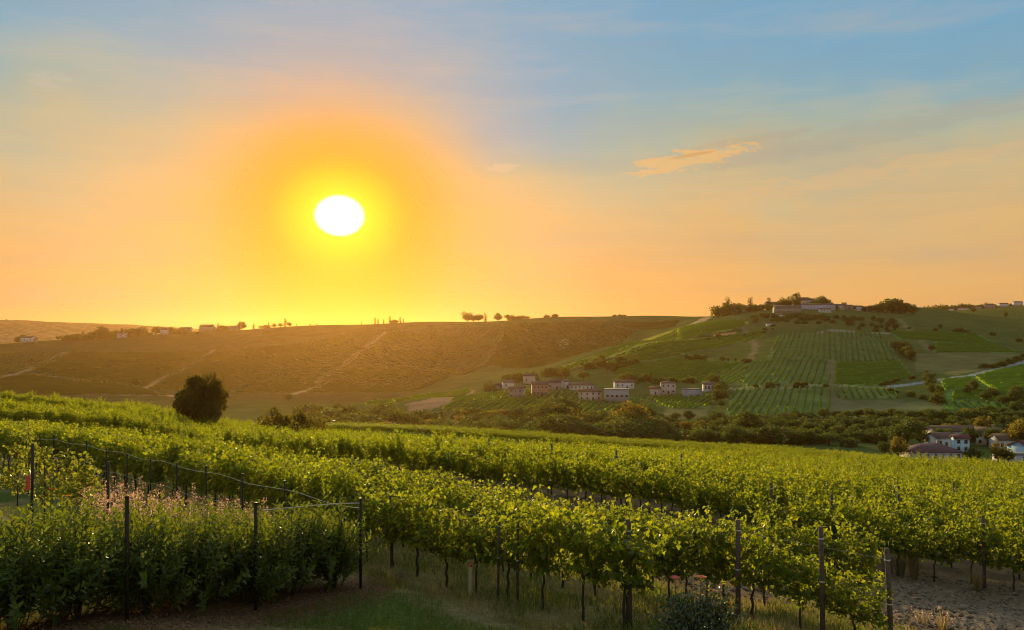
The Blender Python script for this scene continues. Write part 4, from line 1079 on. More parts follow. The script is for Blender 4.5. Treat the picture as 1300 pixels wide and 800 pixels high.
def building(name, loc, w, d, h, rz, wall, roof, kind, rows, cols, label, rh=None, chimney=False, door=True, cat='house', ov=.45, ww=1.0, wh=1.3):
    root = empty(name, loc, rz)
    rh = rh if rh is not None else (w if kind == 'hip' else d) * .22
    m = MB(); m.box((0, 0, h / 2 - 1.5), (w, d, h + 3))
    if kind == 'gable':
        for s in (-1, 1): m.add([(s * w / 2, -d / 2, h), (s * w / 2, d / 2, h), (s * w / 2, 0, h + rh), (s * (w / 2 - .3), -d / 2, h), (s * (w / 2 - .3), d / 2, h), (s * (w / 2 - .3), 0, h + rh)],
                                [[0, 1, 2], [3, 5, 4]], [[0, 2, 5, 3], [1, 4, 5, 2]])
    m.build('wall', WALLS[wall], root)
    r = MB(); W2 = w / 2 + ov; D2 = d / 2 + ov; th = .22; dz = .02
    if kind == 'flat':
        r.box((0, 0, h + .15), (w + .5, d + .5, .3))
    elif kind == 'gable':
        e = rh * (ov / (d / 2)); top = [(-W2, -D2, h - e + dz), (W2, -D2, h - e + dz), (W2, 0, h + rh + dz), (-W2, 0, h + rh + dz), (W2, D2, h - e + dz), (-W2, D2, h - e + dz)]
        v = top + [(a, b, c + th) for a, b, c in top]
        r.add(v, None, [[0, 3, 2, 1], [3, 5, 4, 2], [6, 7, 8, 9], [9, 8, 10, 11], [0, 1, 7, 6], [4, 5, 11, 10], [1, 2, 8, 7], [2, 4, 10, 8], [5, 3, 9, 11], [3, 0, 6, 9]])
    else:
        k = max(0.05, w / 2 - d / 2 * .95)
        r.add([(-W2, -D2, h + dz), (W2, -D2, h + dz), (W2, D2, h + dz), (-W2, D2, h + dz), (-W2, -D2, h + th), (W2, -D2, h + th), (W2, D2, h + th), (-W2, D2, h + th), (-k, 0, h + rh + th), (k, 0, h + rh + th)],
              [[7, 4, 8], [5, 6, 9]], [[0, 3, 2, 1], [0, 1, 5, 4], [1, 2, 6, 5], [2, 3, 7, 6], [3, 0, 4, 7], [4, 5, 9, 8], [6, 7, 8, 9]])
    ro = r.build('roof', ROOFS[roof], root)
    if chimney:
        c = MB(); c.box((w * .22, d * .12, h + rh * .8 + .5), (.7, .7, 1.6)); c.box((w * .22, d * .12, h + rh * .8 + 1.36), (.95, .95, .16)); c.build('chimney', WALLS['stone'], ro)
    fh = h / max(rows, 1)
    for i in range(rows):
        for j in range(cols):
            x = (j + .5) / cols * w - w / 2 if cols > 1 else 0
            z = fh * (i + .5) + .1
            if door and i == 0 and j == cols // 2:
                b = MB(); b.box((x, -d / 2 - .02, 1.05), (1.0, .10, 2.1)); b.build('door', ROOFS['dark'], root); continue
            b = MB()
            for s in (-1, 1):
                b.box((x + s * (ww / 2 + .06), -d / 2 - .03, z), (.12, .12, wh + .24)); b.box((x, -d / 2 - .03, z + s * (wh / 2 + .06)), (ww, .12, .12))
            b.build('window_frame', mat_frame, root)
            b = MB(); b.box((x, -d / 2 + .0, z), (ww, .05, wh)); b.build('window', mat_glass, root)
    # a row of windows on the sunny gable end as well
    if rows and w > 7:
        for i in range(rows):
            b = MB(); b.box((w / 2, 0, fh * (i + .5) + .1), (.06, ww, wh)); b.build('window', mat_glass, root)
    props(root, label, cat)
    return root
def bpx(name, px, py, w, d, h, rz, wall, roof, kind, rows, cols, label, yr=(380, 1200), **kw):
    return building(name, pix(px, py, *yr), w, d, h, math.radians(rz), wall, roof, kind, rows, cols, label, **kw)
B = bpx
# hamlet at the foot of the slope
B('stone_house', 656, 505, 9, 8, 6.2, -12, 'stone', 'brown', 'gable', 2, 3, 'grey stone house at the left front of the hamlet', chimney=True)
B('farm_shed', 628, 494, 13, 6, 3, 0, 'stone', 'dark', 'gable', 1, 3, 'long low dark-roofed shed at the left end of the hamlet', cat='shed')
B('stone_house', 645, 493, 8, 7, 4.6, 8, 'white', 'brown', 'gable', 1, 2, 'small pale house between the low shed and the stone house')
B('plaster_house', 685, 502, 10.5, 8, 7.6, 6, 'red', 'brown', 'gable', 2, 4, 'reddish plaster house in the middle of the hamlet', chimney=True)
B('stone_house', 672, 487, 9, 7, 6, 0, 'pink', 'dark', 'gable', 1, 2, 'pinkish house at the back of the hamlet, above the reddish one')
B('barn', 703, 494, 10, 8, 5, -6, 'stone', 'dark', 'gable', 1, 2, 'dark-roofed barn right of the reddish house', cat='barn')
B('plaster_house', 717, 493, 5.5, 6, 5, 35, 'white', 'brown', 'gable', 1, 1, 'small bright white gabled house right of the dark barn')
B('farmhouse', 738, 495, 17, 7, 3.6, 0, 'white', 'brown', 'gable', 1, 6, 'long low white farmhouse with a brown roof')
B('farm_building', 749, 508, 15, 8, 5.8, -4, 'pink', 'brown', 'gable', 2, 4, 'pale two-storey farm building in front of the long white farmhouse')
B('warehouse', 783, 510, 15.5, 12, 8.2, -6, 'grey', 'greyr', 'flat', 1, 5, 'large grey flat-roofed warehouse at the right of the hamlet', cat='warehouse', ww=1.8, wh=1.4, door=False)
B('plaster_house', 792, 493, 14, 7, 4.6, 4, 'white', 'brown', 'gable', 1, 4, 'white house half hidden behind the grey warehouse')
B('villa', 848, 500, 10, 9, 7.6, -8, 'pink', 'brown', 'hip', 2, 3, 'square pinkish villa with two rows of windows', cat='villa', rh=1.2)
B('annex', 832, 501, 7, 6, 4.2, -8, 'pink', 'brown', 'gable', 1, 1, 'small low annex left of the square villa')
B('farm_shed', 878, 503, 12, 8, 4.6, 4, 'grey', 'greyr', 'flat', 0, 0, 'plain pale farm shed right of the square villa', cat='shed')
B('plaster_house', 901, 496, 9, 7, 4.4, -4, 'white', 'brown', 'gable', 1, 4, 'white house with a row of arched openings at the right of the hamlet', door=False, ww=1.2, wh=2.2)
# hilltop village
VR = (700, 1120)
B('winery', 999, 397, 33, 14, 6.6, -4, 'stone', 'brown', 'gable', 2, 9, 'long pale winery building at the front of the hilltop village', VR, cat='winery', rh=3)
B('winery', 1038, 393, 43, 14, 6.0, -4, 'lav', 'brown', 'gable', 1, 10, 'very long low building right of the pale winery', VR, cat='winery', rh=2.2)
B('tower', 1019.5, 392, 5.5, 5, 11.0, -4, 'ochre', 'brown', 'flat', 2, 1, 'small ochre tower block between the two long village buildings', VR, cat='tower')
B('village_hall', 1021, 386, 26, 16, 9.5, 0, 'stone', 'dark', 'hip', 1, 6, 'big dark hip-roofed building crowning the hilltop village', (700, 1149), rh=4)
B('village_house', 980, 389, 17, 11, 8, 4, 'stone', 'brown', 'gable', 2, 4, 'grey block left of the pale winery in the hilltop village', VR)
B('village_house', 931, 392, 10, 9, 6.4, 8, 'cream', 'brown', 'gable', 2, 3, 'cream house at the left end of the hilltop village', VR)
B('village_house', 1047, 393, 14, 8, 4.0, -4, 'white', 'brown', 'gable', 1, 4, 'low white house in front of the very long village building', (700, 1040))
B('village_house', 1091, 393, 9, 8, 5.4, 10, 'white', 'brown', 'gable', 1, 2, 'left one of the white houses right of the village', VR)
B('village_house', 1100, 392, 8, 8, 5.0, -8, 'white', 'maroon', 'gable', 1, 2, 'right one of the white houses right of the village, with a reddish roof', VR)
B('village_house', 1111, 389, 19, 10, 5.4, 0, 'stone', 'brown', 'gable', 1, 5, 'long dark-roofed house at the right end of the hilltop village', (700, 1149))
B('farm_shed', 977, 414, 7, 5, 2.8, 0, 'white', 'greyr', 'flat', 0, 0, 'tiny white shed on the slope below the hilltop village', (600, 1100), cat='shed')
B('village_house', 989, 404, 7, 6, 4.4, 10, 'white', 'brown', 'gable', 1, 2, 'small white house among the trees below the winery', VR)
for px, py, w, wl, lab in ((946, 392, 10, 'stone', 'small grey house between the cream house and the grey block of the hilltop village'), (961, 391, 12, 'cream', 'cream house left of the grey block of the hilltop village'),
                       (1064, 391, 12, 'pink', 'pinkish house just right of the very long village building'), (1077, 391, 10, 'stone', 'grey house left of the pair of white village houses'), (1129, 390, 10, 'cream', 'last cream house at the right end of the hilltop village')):
    B('village_house', px, py, w, 8, 5.5, 6, wl, 'brown', 'gable', 1, 3, lab, VR)
for px, w, lab in ((1190, 16, 'leftmost'), (1206, 18, 'second'), (1222, 30, 'third and widest'), (1240, 20, 'fourth'), (1256, 24, 'fifth'), (1274, 22, 'sixth'), (1292, 22, 'rightmost')):
    building('ridge_house', G(px, 2190), w, 12, 8 + rt.uniform(-1, 3), rt.uniform(-.2, .2), 'white' if w % 4 else 'stone', 'dark', 'gable', 1, 3, f'{lab} of the tiny houses along the far right ridge')
# houses on the left ridge
for px, Y, w, h, wl, rf, lab in ((36, 1268, 19, 7, 'white', 'brown', 'lone white house among dark trees at the far left'), (157, 1276, 16, 7, 'white', 'dark', 'white house showing between the ridge trees at the left'),
                             (166, 1284, 14, 8, 'white', 'brown', 'second white house between the ridge trees at the left'), (211, 1270, 13, 7, 'lav', 'dark', 'bluish house on the left ridge before the brown roofs'),
                             (236, 1290, 18, 5.5, 'stone', 'brown', 'long brown-roofed house left of the ridge barn'), (263, 1290, 21, 7, 'stone', 'dark', 'large dark gabled barn on the skyline left of the round tree'), (297, 1292, 15, 5, 'stone', 'brown', 'low brown-roofed house right of the ridge barn')):
    building('ridge_house', G(px, Y), w, 12, h, rt.uniform(-.15, .15), wl, rf, 'gable', 1, 4, lab, rh=4 if w == 21 else None)
# village at the lower right
TR_ = (215, 330)
B('bungalow', 1181, 582, 15.5, 10, 2.6, 3, 'lav', 'purple', 'hip', 1, 6, 'bungalow with a wide purple-brown hip roof behind the vines', TR_, rh=2.3, chimney=True, door=False)
B('plaster_house', 1219, 573, 4.8, 5, 5.0, -14, 'blue', 'maroon', 'gable', 2, 2, 'narrow pale blue house right of the purple-brown roof', TR_, door=False)
B('plaster_house', 1193, 567, 8, 7, 3.8, 12, 'white', 'brown', 'gable', 1, 3, 'small house with a grey-brown gable behind the purple-brown roof', TR_)
B('farmhouse', 1208, 559, 18, 8, 4.2, 3, 'pink', 'brown', 'gable', 1, 6, 'long brown-roofed farmhouse at the back of the right-hand village', TR_)
B('plaster_house', 1254, 564, 8.5, 7, 5.2, -28, 'cream', 'brown', 'gable', 2, 3, 'cream house with a lit gable end in the right-hand village', TR_, chimney=True)
B('plaster_house', 1281, 571, 11, 8, 4.2, -6, 'white', 'brown', 'gable', 1, 5, 'white house with a row of small dark windows near the right edge', TR_)
B('plaster_house', 1303, 581, 9, 8, 4.2, 25, 'blue', 'maroon', 'gable', 1, 2, 'bluish house with a maroon roof cut by the right edge', TR_)
B('garage', 1285, 586, 10, 6, 2.6, -10, 'lav', 'greyr', 'flat', 1, 2, 'low lavender garage in front of the maroon-roofed house', TR_, cat='garage', door=False)

# ------------------------------------------------------------------ the garden fence
A0 = np.array([-3.0, 15.6]); Bk = np.array([-.6995, .7146]); Fr = np.array([-.5523, -.8336])
fence = empty('garden_fence', (A0[0], A0[1], Hs(*A0)))
props(fence, 'dark metal garden fence with posts, netting and pale top wire round the hedge', 'fence')
def frel(p, z): return (p[0] - A0[0], p[1] - A0[1], z - fence.location.z)
def fence_post(p, h, r0=.024):
    z = Hs(*p); m = MB(); m.tube([frel(p, z - .3), frel(p, z + h)], r0, 6); m.tube([frel(p, z + h), frel(p, z + h + .02)], r0 + .006, 6)
    m.build('post', mat_metal, fence)
dists = [0, 3.05, 5.15, 7.25, 9.2, 11.2, 13.2, 15.2, 17.3, 19.4, 21.4, 23.4, 25.6]
for d in dists: fence_post(A0 + Bk * d, 1.78 if d == 0 else 1.68 + .1 * math.sin(d * 2.7), .028 if d == 0 else .022)
fronts = [2.52, 4.82, 7.2, 9.6]
for d in fronts: fence_post(A0 + Fr * d, 1.82, .030)
for q, sgn in ((Bk, 1), (Fr, 1)):            # the two raking braces of the corner post
    p1 = A0 + q * .95; m = MB(); m.tube([frel(A0, Hs(*A0) + 1.45), frel(p1, Hs(*p1) + .05)], .014, 5); m.build('brace', mat_metal, fence)
mat_rope = solid_mat('pale_wire', (.50, .44, .36), (.62, .55, .46), 6, .6)
def fwire(q, d0, d1, z, r0, name, mat):
    ds = np.arange(d0, d1 + .01, .6)
    m = MB(); m.tube([frel(A0 + q * d, Hs(*(A0 + q * d)) + z - .01 * math.sin(max(0, (d % 2.1) / 2.1 * math.pi))) for d in ds], r0, 4, False); m.build(name, mat, fence)
fwire(Fr, 0, 2.45, 1.70, .010, 'top_wire', mat_rope)
fwire(Bk, 0, 25.6, 1.60, .006, 'top_wire', mat_rope)
fwire(Bk, 0, 25.6, .9, .004, 'middle_wire', mat_rope)
m = MB()
for d in np.arange(0, 25.6, .16):            # square mesh netting along the back
    p = A0 + Bk * d; z = Hs(*p); m.add([frel(p + Bk * -.0022, z), frel(p + Bk * .0022, z), frel(p + Bk * .0022, z + 1.58), frel(p + Bk * -.0022, z + 1.58)], None, [[0, 1, 2, 3]])
for zz in np.arange(.08, 1.6, .16):
    ds = np.arange(0, 25.7, .8)
    v = []; 
    for d in ds:
        p = A0 + Bk * d; z = Hs(*p) + zz; v += [frel(p, z - .0022), frel(p, z + .0022)]
    m.add(v, None, [[2 * i, 2 * i + 2, 2 * i + 3, 2 * i + 1] for i in range(len(ds) - 1)])
m.build('netting', mat_metal, fence)

# ------------------------------------------------------------------ the hedge: single leafy shrubs
mat_hedge = leaf_mat('hedge_leaf', [(.035, .065, .012), (.05, .085, .016), (.06, .10, .018), (.09, .12, .02)], [(.22, .28, .01), (.30, .36, .012), (.34, .38, .012), (.40, .38, .02)], .42, .48, .3, .1)
mat_twig = solid_mat('twig', (.045, .032, .022), (.08, .06, .04), 20, .9)
def hedge_shrub(seed, n_tw=140):
    r = np.random.default_rng(seed); root = empty('hedge_shrub')
    P = []; T = []; N = []; S = []; tw = MB()
    for i in range(n_tw):
        a = r.uniform(0, 6.28); e = r.uniform(0, 1)
        b = np.array([math.cos(a) * .30 * e, math.sin(a) * .26 * e, r.uniform(0, .55)])
        L = r.uniform(.55, 1.25) * (1.0 if e < .6 else .8)
        d = np.array([math.cos(a) * (.15 + .75 * e), math.sin(a) * (.15 + .75 * e), 1.0 if r.random() < .7 else .35]) + r.normal(0, .12, 3)
        d /= np.linalg.norm(d); p = b.copy(); path = [b.copy()]; n = int(L / .035)
        L = min(L, 1.62 - b[2])
        for k in range(n):
            d = d + r.normal(0, .03, 3) + np.array([0, 0, .02]); d /= np.linalg.norm(d); p = p + d * .035
            if k % 4 == 0: path.append(p.copy())
            if p[2] > 1.72: break
            if k > n * .15:
                an = k * 2.4 + i; sidev = np.cross(d, [math.cos(an), math.sin(an), .2]); sidev /= np.linalg.norm(sidev) + 1e-9
                t = sidev * .8 + d * .75 + r.normal(0, .15, 3)
                P.append(p.copy()); T.append(t); N.append(np.cross(t, np.cross(d, t)) + r.normal(0, .35, 3) * .3 + d * .2); S.append(r.uniform(.085, .135) * (.75 if k > n * .9 else 1))
        if len(path) > 1 and i % 2 == 0: tw.tube(path, np.linspace(.008, .003, len(path)), 4, False)
    for k in range(3):
        a = r.uniform(0, 6.28); tw.tube([(0, 0, -.1), (math.cos(a) * .08, math.sin(a) * .08, .35), (math.cos(a) * .2, math.sin(a) * .2, .8)], [.03, .02, .01], 6)
    tw.build('stem', mat_twig, root)
    leaves_obj('foliage', np.array(P), np.array(T), np.array(N), np.array(S), 'lance', mat_hedge, root, fold=.3)
    return root
HP = [hedge_shrub(300 + i) for i in range(5)]
used = [False] * 5
hl = ['dense dark hedge shrub at the corner post of the garden fence', 'dark hedge shrub, second from the fence corner', 'dark hedge shrub, third from the fence corner, left of the second fence post',
      'dark hedge shrub, fourth from the fence corner', 'dark hedge shrub, fifth from the fence corner, right of the nearest dark fence post', 'dark hedge shrub just left of the nearest dark fence post', 'leafy hedge shrub near the left edge, second left of the nearest fence post',
      'leafy hedge shrub cut by the left edge', 'hedge shrub outside the left edge']
rh_ = np.random.default_rng(9)
def put_hedge(p, s, label, group):
    k = int(rh_.integers(0, 5))
    if used[k]: o = copy_tree(HP[k])
    else: o = HP[k]; used[k] = True
    o.location = (p[0], p[1], Hs(*p) - .02); o.rotation_euler = (0, 0, rh_.uniform(0, 6.28)); o.scale = (s[0], s[0], s[1])
    props(o, label, 'shrub', group)
inn = np.array([-.8336, .5523])
for i in range(8):
    p = A0 + Fr * (.35 + i * .98) + inn * (.42 + rh_.normal(0, .06))
    put_hedge(p, (rh_.uniform(.98, 1.12), rh_.uniform(1.12, 1.22)), hl[i], 'hedge shrubs inside the garden fence')
for i in range(8):
    p = A0 + Fr * (.75 + i * 1.05) + inn * (1.45 + rh_.normal(0, .1))
    if i == 0: p = p + Fr * .4
    put_hedge(p, (rh_.uniform(.95, 1.1), rh_.uniform(.98, 1.1)), 'bright-topped hedge shrub in the second line, behind the front hedge shrubs', 'second line of hedge shrubs')
for k in range(5):
    if not used[k]:
        for c_ in list(HP[k].children): bpy.data.objects.remove(c_, do_unlink=True)
        bpy.data.objects.remove(HP[k], do_unlink=True)

# ------------------------------------------------------------------ saplings, stakes, flowers in the garden
mat_sap = leaf_mat('sapling_leaf', [(.08, .11, .02), (.10, .13, .025), (.07, .10, .02)], [(.42, .44, .02), (.52, .50, .025), (.36, .40, .02)], .5, .4, .3, .2)
def sapling(c, Y, h, w, seed, n, label):
    r = np.random.default_rng(seed); root = empty('sapling', G(c, Y)); tb = MB(); P = []; T = []; N = []; S = []
    tb.tube([(0, 0, -.1), (.02, 0, h * .4), (0, .02, h * .92)], [.022, .014, .004], 6)
    for i in range(n):
        z0 = r.uniform(.15, .85) * h; a = r.uniform(0, 6.28); L = w * r.uniform(.5, 1.1) * (1.1 - z0 / h)
        d = np.array([math.cos(a), math.sin(a), r.uniform(.3, 1.4)]); d /= np.linalg.norm(d)
        q = np.array([0, 0, z0]) + d * L; tb.tube([(0, 0, z0), tuple(q)], [.006, .002], 4, False)
        for k in range(int(max(5, L / .05))):
            p = np.array([0, 0, z0]) + d * L * r.uniform(.15, 1.08) + r.normal(0, .04, 3)
            t = r.normal(0, .7, 3) + np.array([math.cos(a) * .6, math.sin(a) * .6, -.3]); P.append(p); T.append(t); N.append(r.normal(0, .5, 3) + np.array([0, 0, 1])); S.append(r.uniform(.08, .14))
    tb.build('stem', mat_twig, root)
    leaves_obj('foliage', np.array(P), np.array(T), np.array(N), np.array(S), 'oval', mat_sap, root)
    props(root, label, 'young tree')
sapling(108, 19.2, 1.95, .95, 1, 75, 'bright bushy young fruit tree in the garden, above the hedge')
sapling(84, 20.0, 2.05, .7, 2, 45, 'slim bright young fruit tree left of the bushy one')
sapling(56, 19.5, 2.15, .8, 3, 50, 'young fruit tree with pale leaves beside the stake with the red ribbon')
sapling(22, 22.5, 2.0, .9, 4, 45, 'pale leafy young fruit tree near the left edge of the garden')
sapling(36, 25, 2.9, .5, 5, 28, 'tall thin young tree rising above the fence wires at the left')
def stake(c, Y, top, label, r0=.035):
    g = G(c, Y); h = (HOR - top) / F * Y + EYE - g.z; root = empty('garden_stake', g); m = MB()
    m.tube([(0, 0, -.2), (.03, 0, h)], [r0, r0 * .9], 8); m.build('shaft', mat_metal if r0 < .03 else mat_bark, root); return props(root, label, 'stake')
stake(40, 18.6, 563, 'thick dark stake in the garden with a red ribbon hanging from it')
stake(136, 17.6, 586, 'thick dark stake standing in the pink seed heads')
mat_red = solid_mat('red_cloth', (.65, .06, .04), (.75, .14, .08), 9, .7)
g = G(37, 18.5); rr = empty('red_ribbon', g + Vector((.0, -.06, 0))); m = MB(); zt = (HOR - 604) / F * 18.5 + EYE - g.z
m.add([(-.05, 0, zt), (.05, .01, zt), (.07, -.02, zt - .18), (-.04, .02, zt - .16), (.06, .01, zt - .34), (-.07, -.01, zt - .33)], None, [[0, 1, 2, 3], [3, 2, 4, 5]])
m.tube([(-.05, .02, zt - .01), (.05, .02, zt - .01)], .018, 6); m.build('cloth', mat_red, rr); props(rr, 'small red ribbon hanging on the thick garden stake at the left', 'ribbon')

def petal_mat(n, c, tc_): return leaf_mat(n, [c, tuple(k * .85 for k in c)], [tc_, tc_], .5, .5, .3, .1)
mat_orange = petal_mat('orange_petal', (.75, .20, .03), (.8, .25, .04)); mat_rose = petal_mat('rose_petal', (.80, .20, .17), (.9, .3, .2)); mat_salmon = petal_mat('salmon_petal', (.85, .32, .14), (.9, .4, .2))
mat_stem = solid_mat('green_stem', (.05, .08, .02), (.08, .10, .03), 20, .7)
def flower(c, Y, py, size, mat, label, seed, stem=.5, name='flower', cat='flower'):
    g = G(c, Y); z = (HOR - py) / F * Y + EYE; root = empty(name, (g.x, g.y, z)); r = np.random.default_rng(seed)
    P = []; T = []; N = []; S = []
    for ring, (k, tilt, s) in enumerate(((6, .25, 1.0), (6, .7, .8), (5, 1.4, .6), (4, 3.0, .45))):
        for i in range(k):
            a = 6.28 * i / k + ring * .5 + r.normal(0, .1); d = np.array([math.cos(a), math.sin(a), tilt])
            P.append(np.array([math.cos(a), math.sin(a), 0]) * size * .06); T.append(d); N.append(np.array([-math.cos(a) * tilt, -math.sin(a) * tilt, 1.0])); S.append(size * .55 * s)
    k_ = leaf_mesh(np.array(P), np.array(T), np.array(N), np.array(S), [(0, 0), (-.38, .4), (-.34, .8), (0, .98), (.34, .8), (.38, .4)], .35, -.25)
    mesh_obj('petals', k_[0], (np.array(LANCE_F)[None] + (np.arange(len(P)) * 6)[:, None, None]).reshape(-1, 4), mat, root, matidx=None)
    m = MB(); m.tube([(0, 0, 0), (.01, .01, -stem * .5), (.03, 0, -stem)], [.005, .006, .007], 5); m.build('stem', mat_stem, root)
    props(root, label, cat)
flower(66, 17.2, 622, .13, mat_orange, 'orange flower on the lawn side of the hedge, left of its neighbour', 1)
flower(87, 16.8, 631, .13, mat_orange, 'orange flower right above the hedge top, near the bushy young tree', 2)
flower(63, 18.5, 604, .10, mat_salmon, 'small salmon flower between the young fruit trees', 3)
flower(108, 12.0, 700, .085, mat_orange, 'orange flower low in the hedge left of the nearest fence post', 4, .3)
flower(283, 13.3, 727, .065, mat_orange, 'single orange flower in the hedge between the two front fence posts', 5, .3)

# ------------------------------------------------------------------ rose bush in front of the vines
mat_rosebush = leaf_mat('rose_leaf', [(.03, .05, .014), (.04, .065, .018), (.055, .08, .02)], [(.06, .09, .01), (.10, .13, .012), (.2, .2, .02)], .22, .35, .5, .1)
def rose_bush(c, Y, w, h, seed, label):
    r = np.random.default_rng(seed); root = empty('rose_bush', G(c, Y)); tb = MB(); P = []; T = []; N = []; S = []
    for i in range(120):
        a = r.uniform(0, 6.28); e = r.uniform(.1, 1) ** .7; top = np.array([math.cos(a) * w * e, math.sin(a) * w * .8 * e, h * (1.02 - .35 * e * e) * r.uniform(.7, 1.0)])
        mid = top * np.array([.5, .5, .55]); tb.tube([(0, 0, 0), tuple(mid), tuple(top)], [.009, .006, .003], 4, False)
        for k in range(34):
            f = r.uniform(.15, 1.04); p = (mid * 2 * f if f < .5 else mid + (top - mid) * (f - .5) * 2) + r.normal(0, .06, 3)
            t = r.normal(0, .7, 3) + np.array([math.cos(a), math.sin(a), 0]) * .5; P.append(p); T.append(t); N.append(r.normal(0, .45, 3) + np.array([0, -.2, 1])); S.append(r.uniform(.045, .075))
    tb.build('stem', mat_twig, root); leaves_obj('foliage', np.array(P), np.array(T), np.array(N), np.array(S), 'oval', mat_rosebush, root)
    props(root, label, 'rose bush')
rose_bush(888, 12.2, .74, 1.42, 3, 'dark green rose bush at the bottom edge, in front of the vines')
flower(857, 12.1, 736, .16, mat_rose, 'pinkish-red rose on a tall stem above the left of the rose bush', 6, .55, 'rose', 'rose')
flower(891, 12.1, 735, .145, mat_salmon, 'salmon-orange rose on a tall stem above the middle of the rose bush', 7, .5, 'rose', 'rose')
flower(907, 12.2, 752, .10, mat_salmon, 'small salmon rosebud just above the rose bush', 8, .4, 'rose', 'rose')
flower(818, 13.2, 758, .06, mat_sap, 'pale yellowish leaf rosette beside the end vine of the front row', 9, .3, 'sprig', 'sprig')

# tree guard and red-topped marker in the front row
g = G(597, 16.3); tg = empty('tree_guard', g); m = MB(); m.tube([(0, 0, -.02), (.012, 0, .62)], .045, 12, False); m.tube([(.012, 0, .61), (.012, 0, .62)], .05, 12, False)
m.build('sleeve', leaf_mat('pale_sleeve', [(.62, .50, .34), (.66, .54, .36)], [(.6, .45, .25), (.6, .45, .25)], .35, .5), tg)
m = MB(); m.tube([(0, 0, .3), (.015, 0, .72)], .006, 6); m.build('stem', mat_twig, tg); m = MB(); m.tube([(.0, 0, .63), (.02, 0, .70)], [.04, .01], 8); m.build('red_cap', mat_red, tg)
props(tg, 'pale plastic tree guard with a reddish top under the front row of vines', 'tree guard')

# ------------------------------------------------------------------ seed heads, grass, straw, clods
rs = np.random.default_rng(21)
mat_seed = leaf_mat('seed_head', [(.42, .22, .17), (.52, .30, .24), (.36, .20, .12)], [(.85, .52, .40), (.95, .6, .48), (.7, .42, .28)], .5, .7, .1, .1)
mat_straw = leaf_mat('straw', [(.26, .19, .09), (.34, .26, .13), (.20, .15, .06)], [(.40, .28, .08), (.48, .34, .12), (.3, .22, .07)], .4, .7, .1, .1)
mat_grass = leaf_mat('grass_blade', [(.055, .095, .018), (.08, .12, .022), (.065, .10, .018), (.14, .13, .04)], [(.20, .26, .015), (.28, .32, .02), (.2, .26, .02), (.4, .34, .06)], .42, .6, .2, .1)
P = []; T = []; N = []; S = []; stm = MB()
for i in range(430):
    c = rs.uniform(105, 425); k = (c - 105) / 320
    Yb = rs.uniform(16.2, 21.5 - 2.8 * k); x = (c - 650) / F * Yb
    ds = (x - A0[0]) * .7146 + (Yb - A0[1]) * .6995
    if ds > -.25: continue
    z = Hs(x, Yb); h = rs.uniform(.75, 1.3) + .15 * k; lx, ly = rs.normal(0, .08, 2)
    if rs.random() < .4: stm.tube([(x, Yb, z), (x + lx, Yb + ly, z + h)], [.004, .002], 3, False)
    else: stm.tube([(x, Yb, z), (x + lx, Yb + ly, z + h)], [.003, .002], 3, False)
    for j in range(36):
        f = rs.uniform(.55, 1.0); a = rs.uniform(0, 6.28); w = .07 * (1.15 - f) * 2
        P.append((x + lx * f + math.cos(a) * w, Yb + ly * f + math.sin(a) * w, z + h * f)); T.append((math.cos(a), math.sin(a), 1.0)); N.append(rs.normal(0, 1, 3)); S.append(rs.uniform(.02, .042))
sd = leaves_obj('seed_grass', np.array(P), np.array(T), np.array(N), np.array(S), 'oval', mat_seed)
props(sd, 'pinkish dry seed heads growing between the hedge and the back fence', 'weeds', kind='stuff')
so = stm.build('dry_stalks', mat_straw); props(so, 'thin dry stalks carrying the pinkish seed heads', 'stalks', kind='stuff')

def blades(name, X_, Y_, h, w, mat, label, cat, lean=.35, flat=False):
    n = len(X_); z = H(X_, Y_); a = rs.uniform(0, 6.28, n); b = rs.uniform(0, 6.28, n)
    dxy = np.stack([np.cos(a), np.sin(a)], 1) * (w / 2)[:, None]
    ln = np.stack([np.cos(b), np.sin(b)], 1) * (h * rs.uniform(.05, lean * 2, n))[:, None]
    if flat: ln = np.stack([np.cos(b), np.sin(b)], 1) * h[:, None]; zt = z + rs.uniform(.0, .05, n); zb = z + .012
    else: zt = z + h; zb = z - .01
    base = np.stack([X_, Y_], 1)
    v = np.stack([np.column_stack([base - dxy, zb]), np.column_stack([base + dxy, zb]),
                  np.column_stack([base + dxy * .7 + ln * .4, zb + (zt - zb) * .6]), np.column_stack([base - dxy * .7 + ln * .4, zb + (zt - zb) * .6]),
                  np.column_stack([base + ln, zt])], 1).reshape(-1, 3)
    i = np.arange(n)[:, None] * 5
    o = mesh_obj(name, v, [np.concatenate([i, i + 1, i + 2, i + 3], 1), np.concatenate([i + 3, i + 2, i + 4], 1)], mat)
    return props(o, label, cat, kind='stuff')
def scatter(n, c0, c1, y0, y1, cond):
    c = rs.uniform(c0, c1, n); y = np.exp(rs.uniform(math.log(y0), math.log(y1), n)); x = (c - 650) / F * y
    s = .666 * x + .746 * y; k = cond(x, y, s); return x[k], y[k], s[k]
def hed(x, y): return (x - A0[0]) * -.8336 + (y - A0[1]) * .5523    # distance inside the front fence line
x, y, s = scatter(120000, -40, 1340, 9.5, 22, lambda x, y, s: (s < 11.2) & ((hed(x, y) < -.35) | (y > 15.8) | (hed(x, y) > 2.2)) & (vnoise(x, y, 1.3, 1) < .62))
blades('grass', x, y, rs.uniform(.04, .12, len(x)), rs.uniform(.006, .012, len(x)), mat_grass, 'short green grass of the strip in front of the hedge and vines', 'grass')
x, y, s = scatter(90000, -40, 1340, 11.5, 45, lambda x, y, s: (s > 10.4) & (s < 17.6) & (rs.random(len(s)) < .75))
hh = rs.uniform(.05, .20, len(x)) * (.5 + vnoise(x, y, .8, 3))
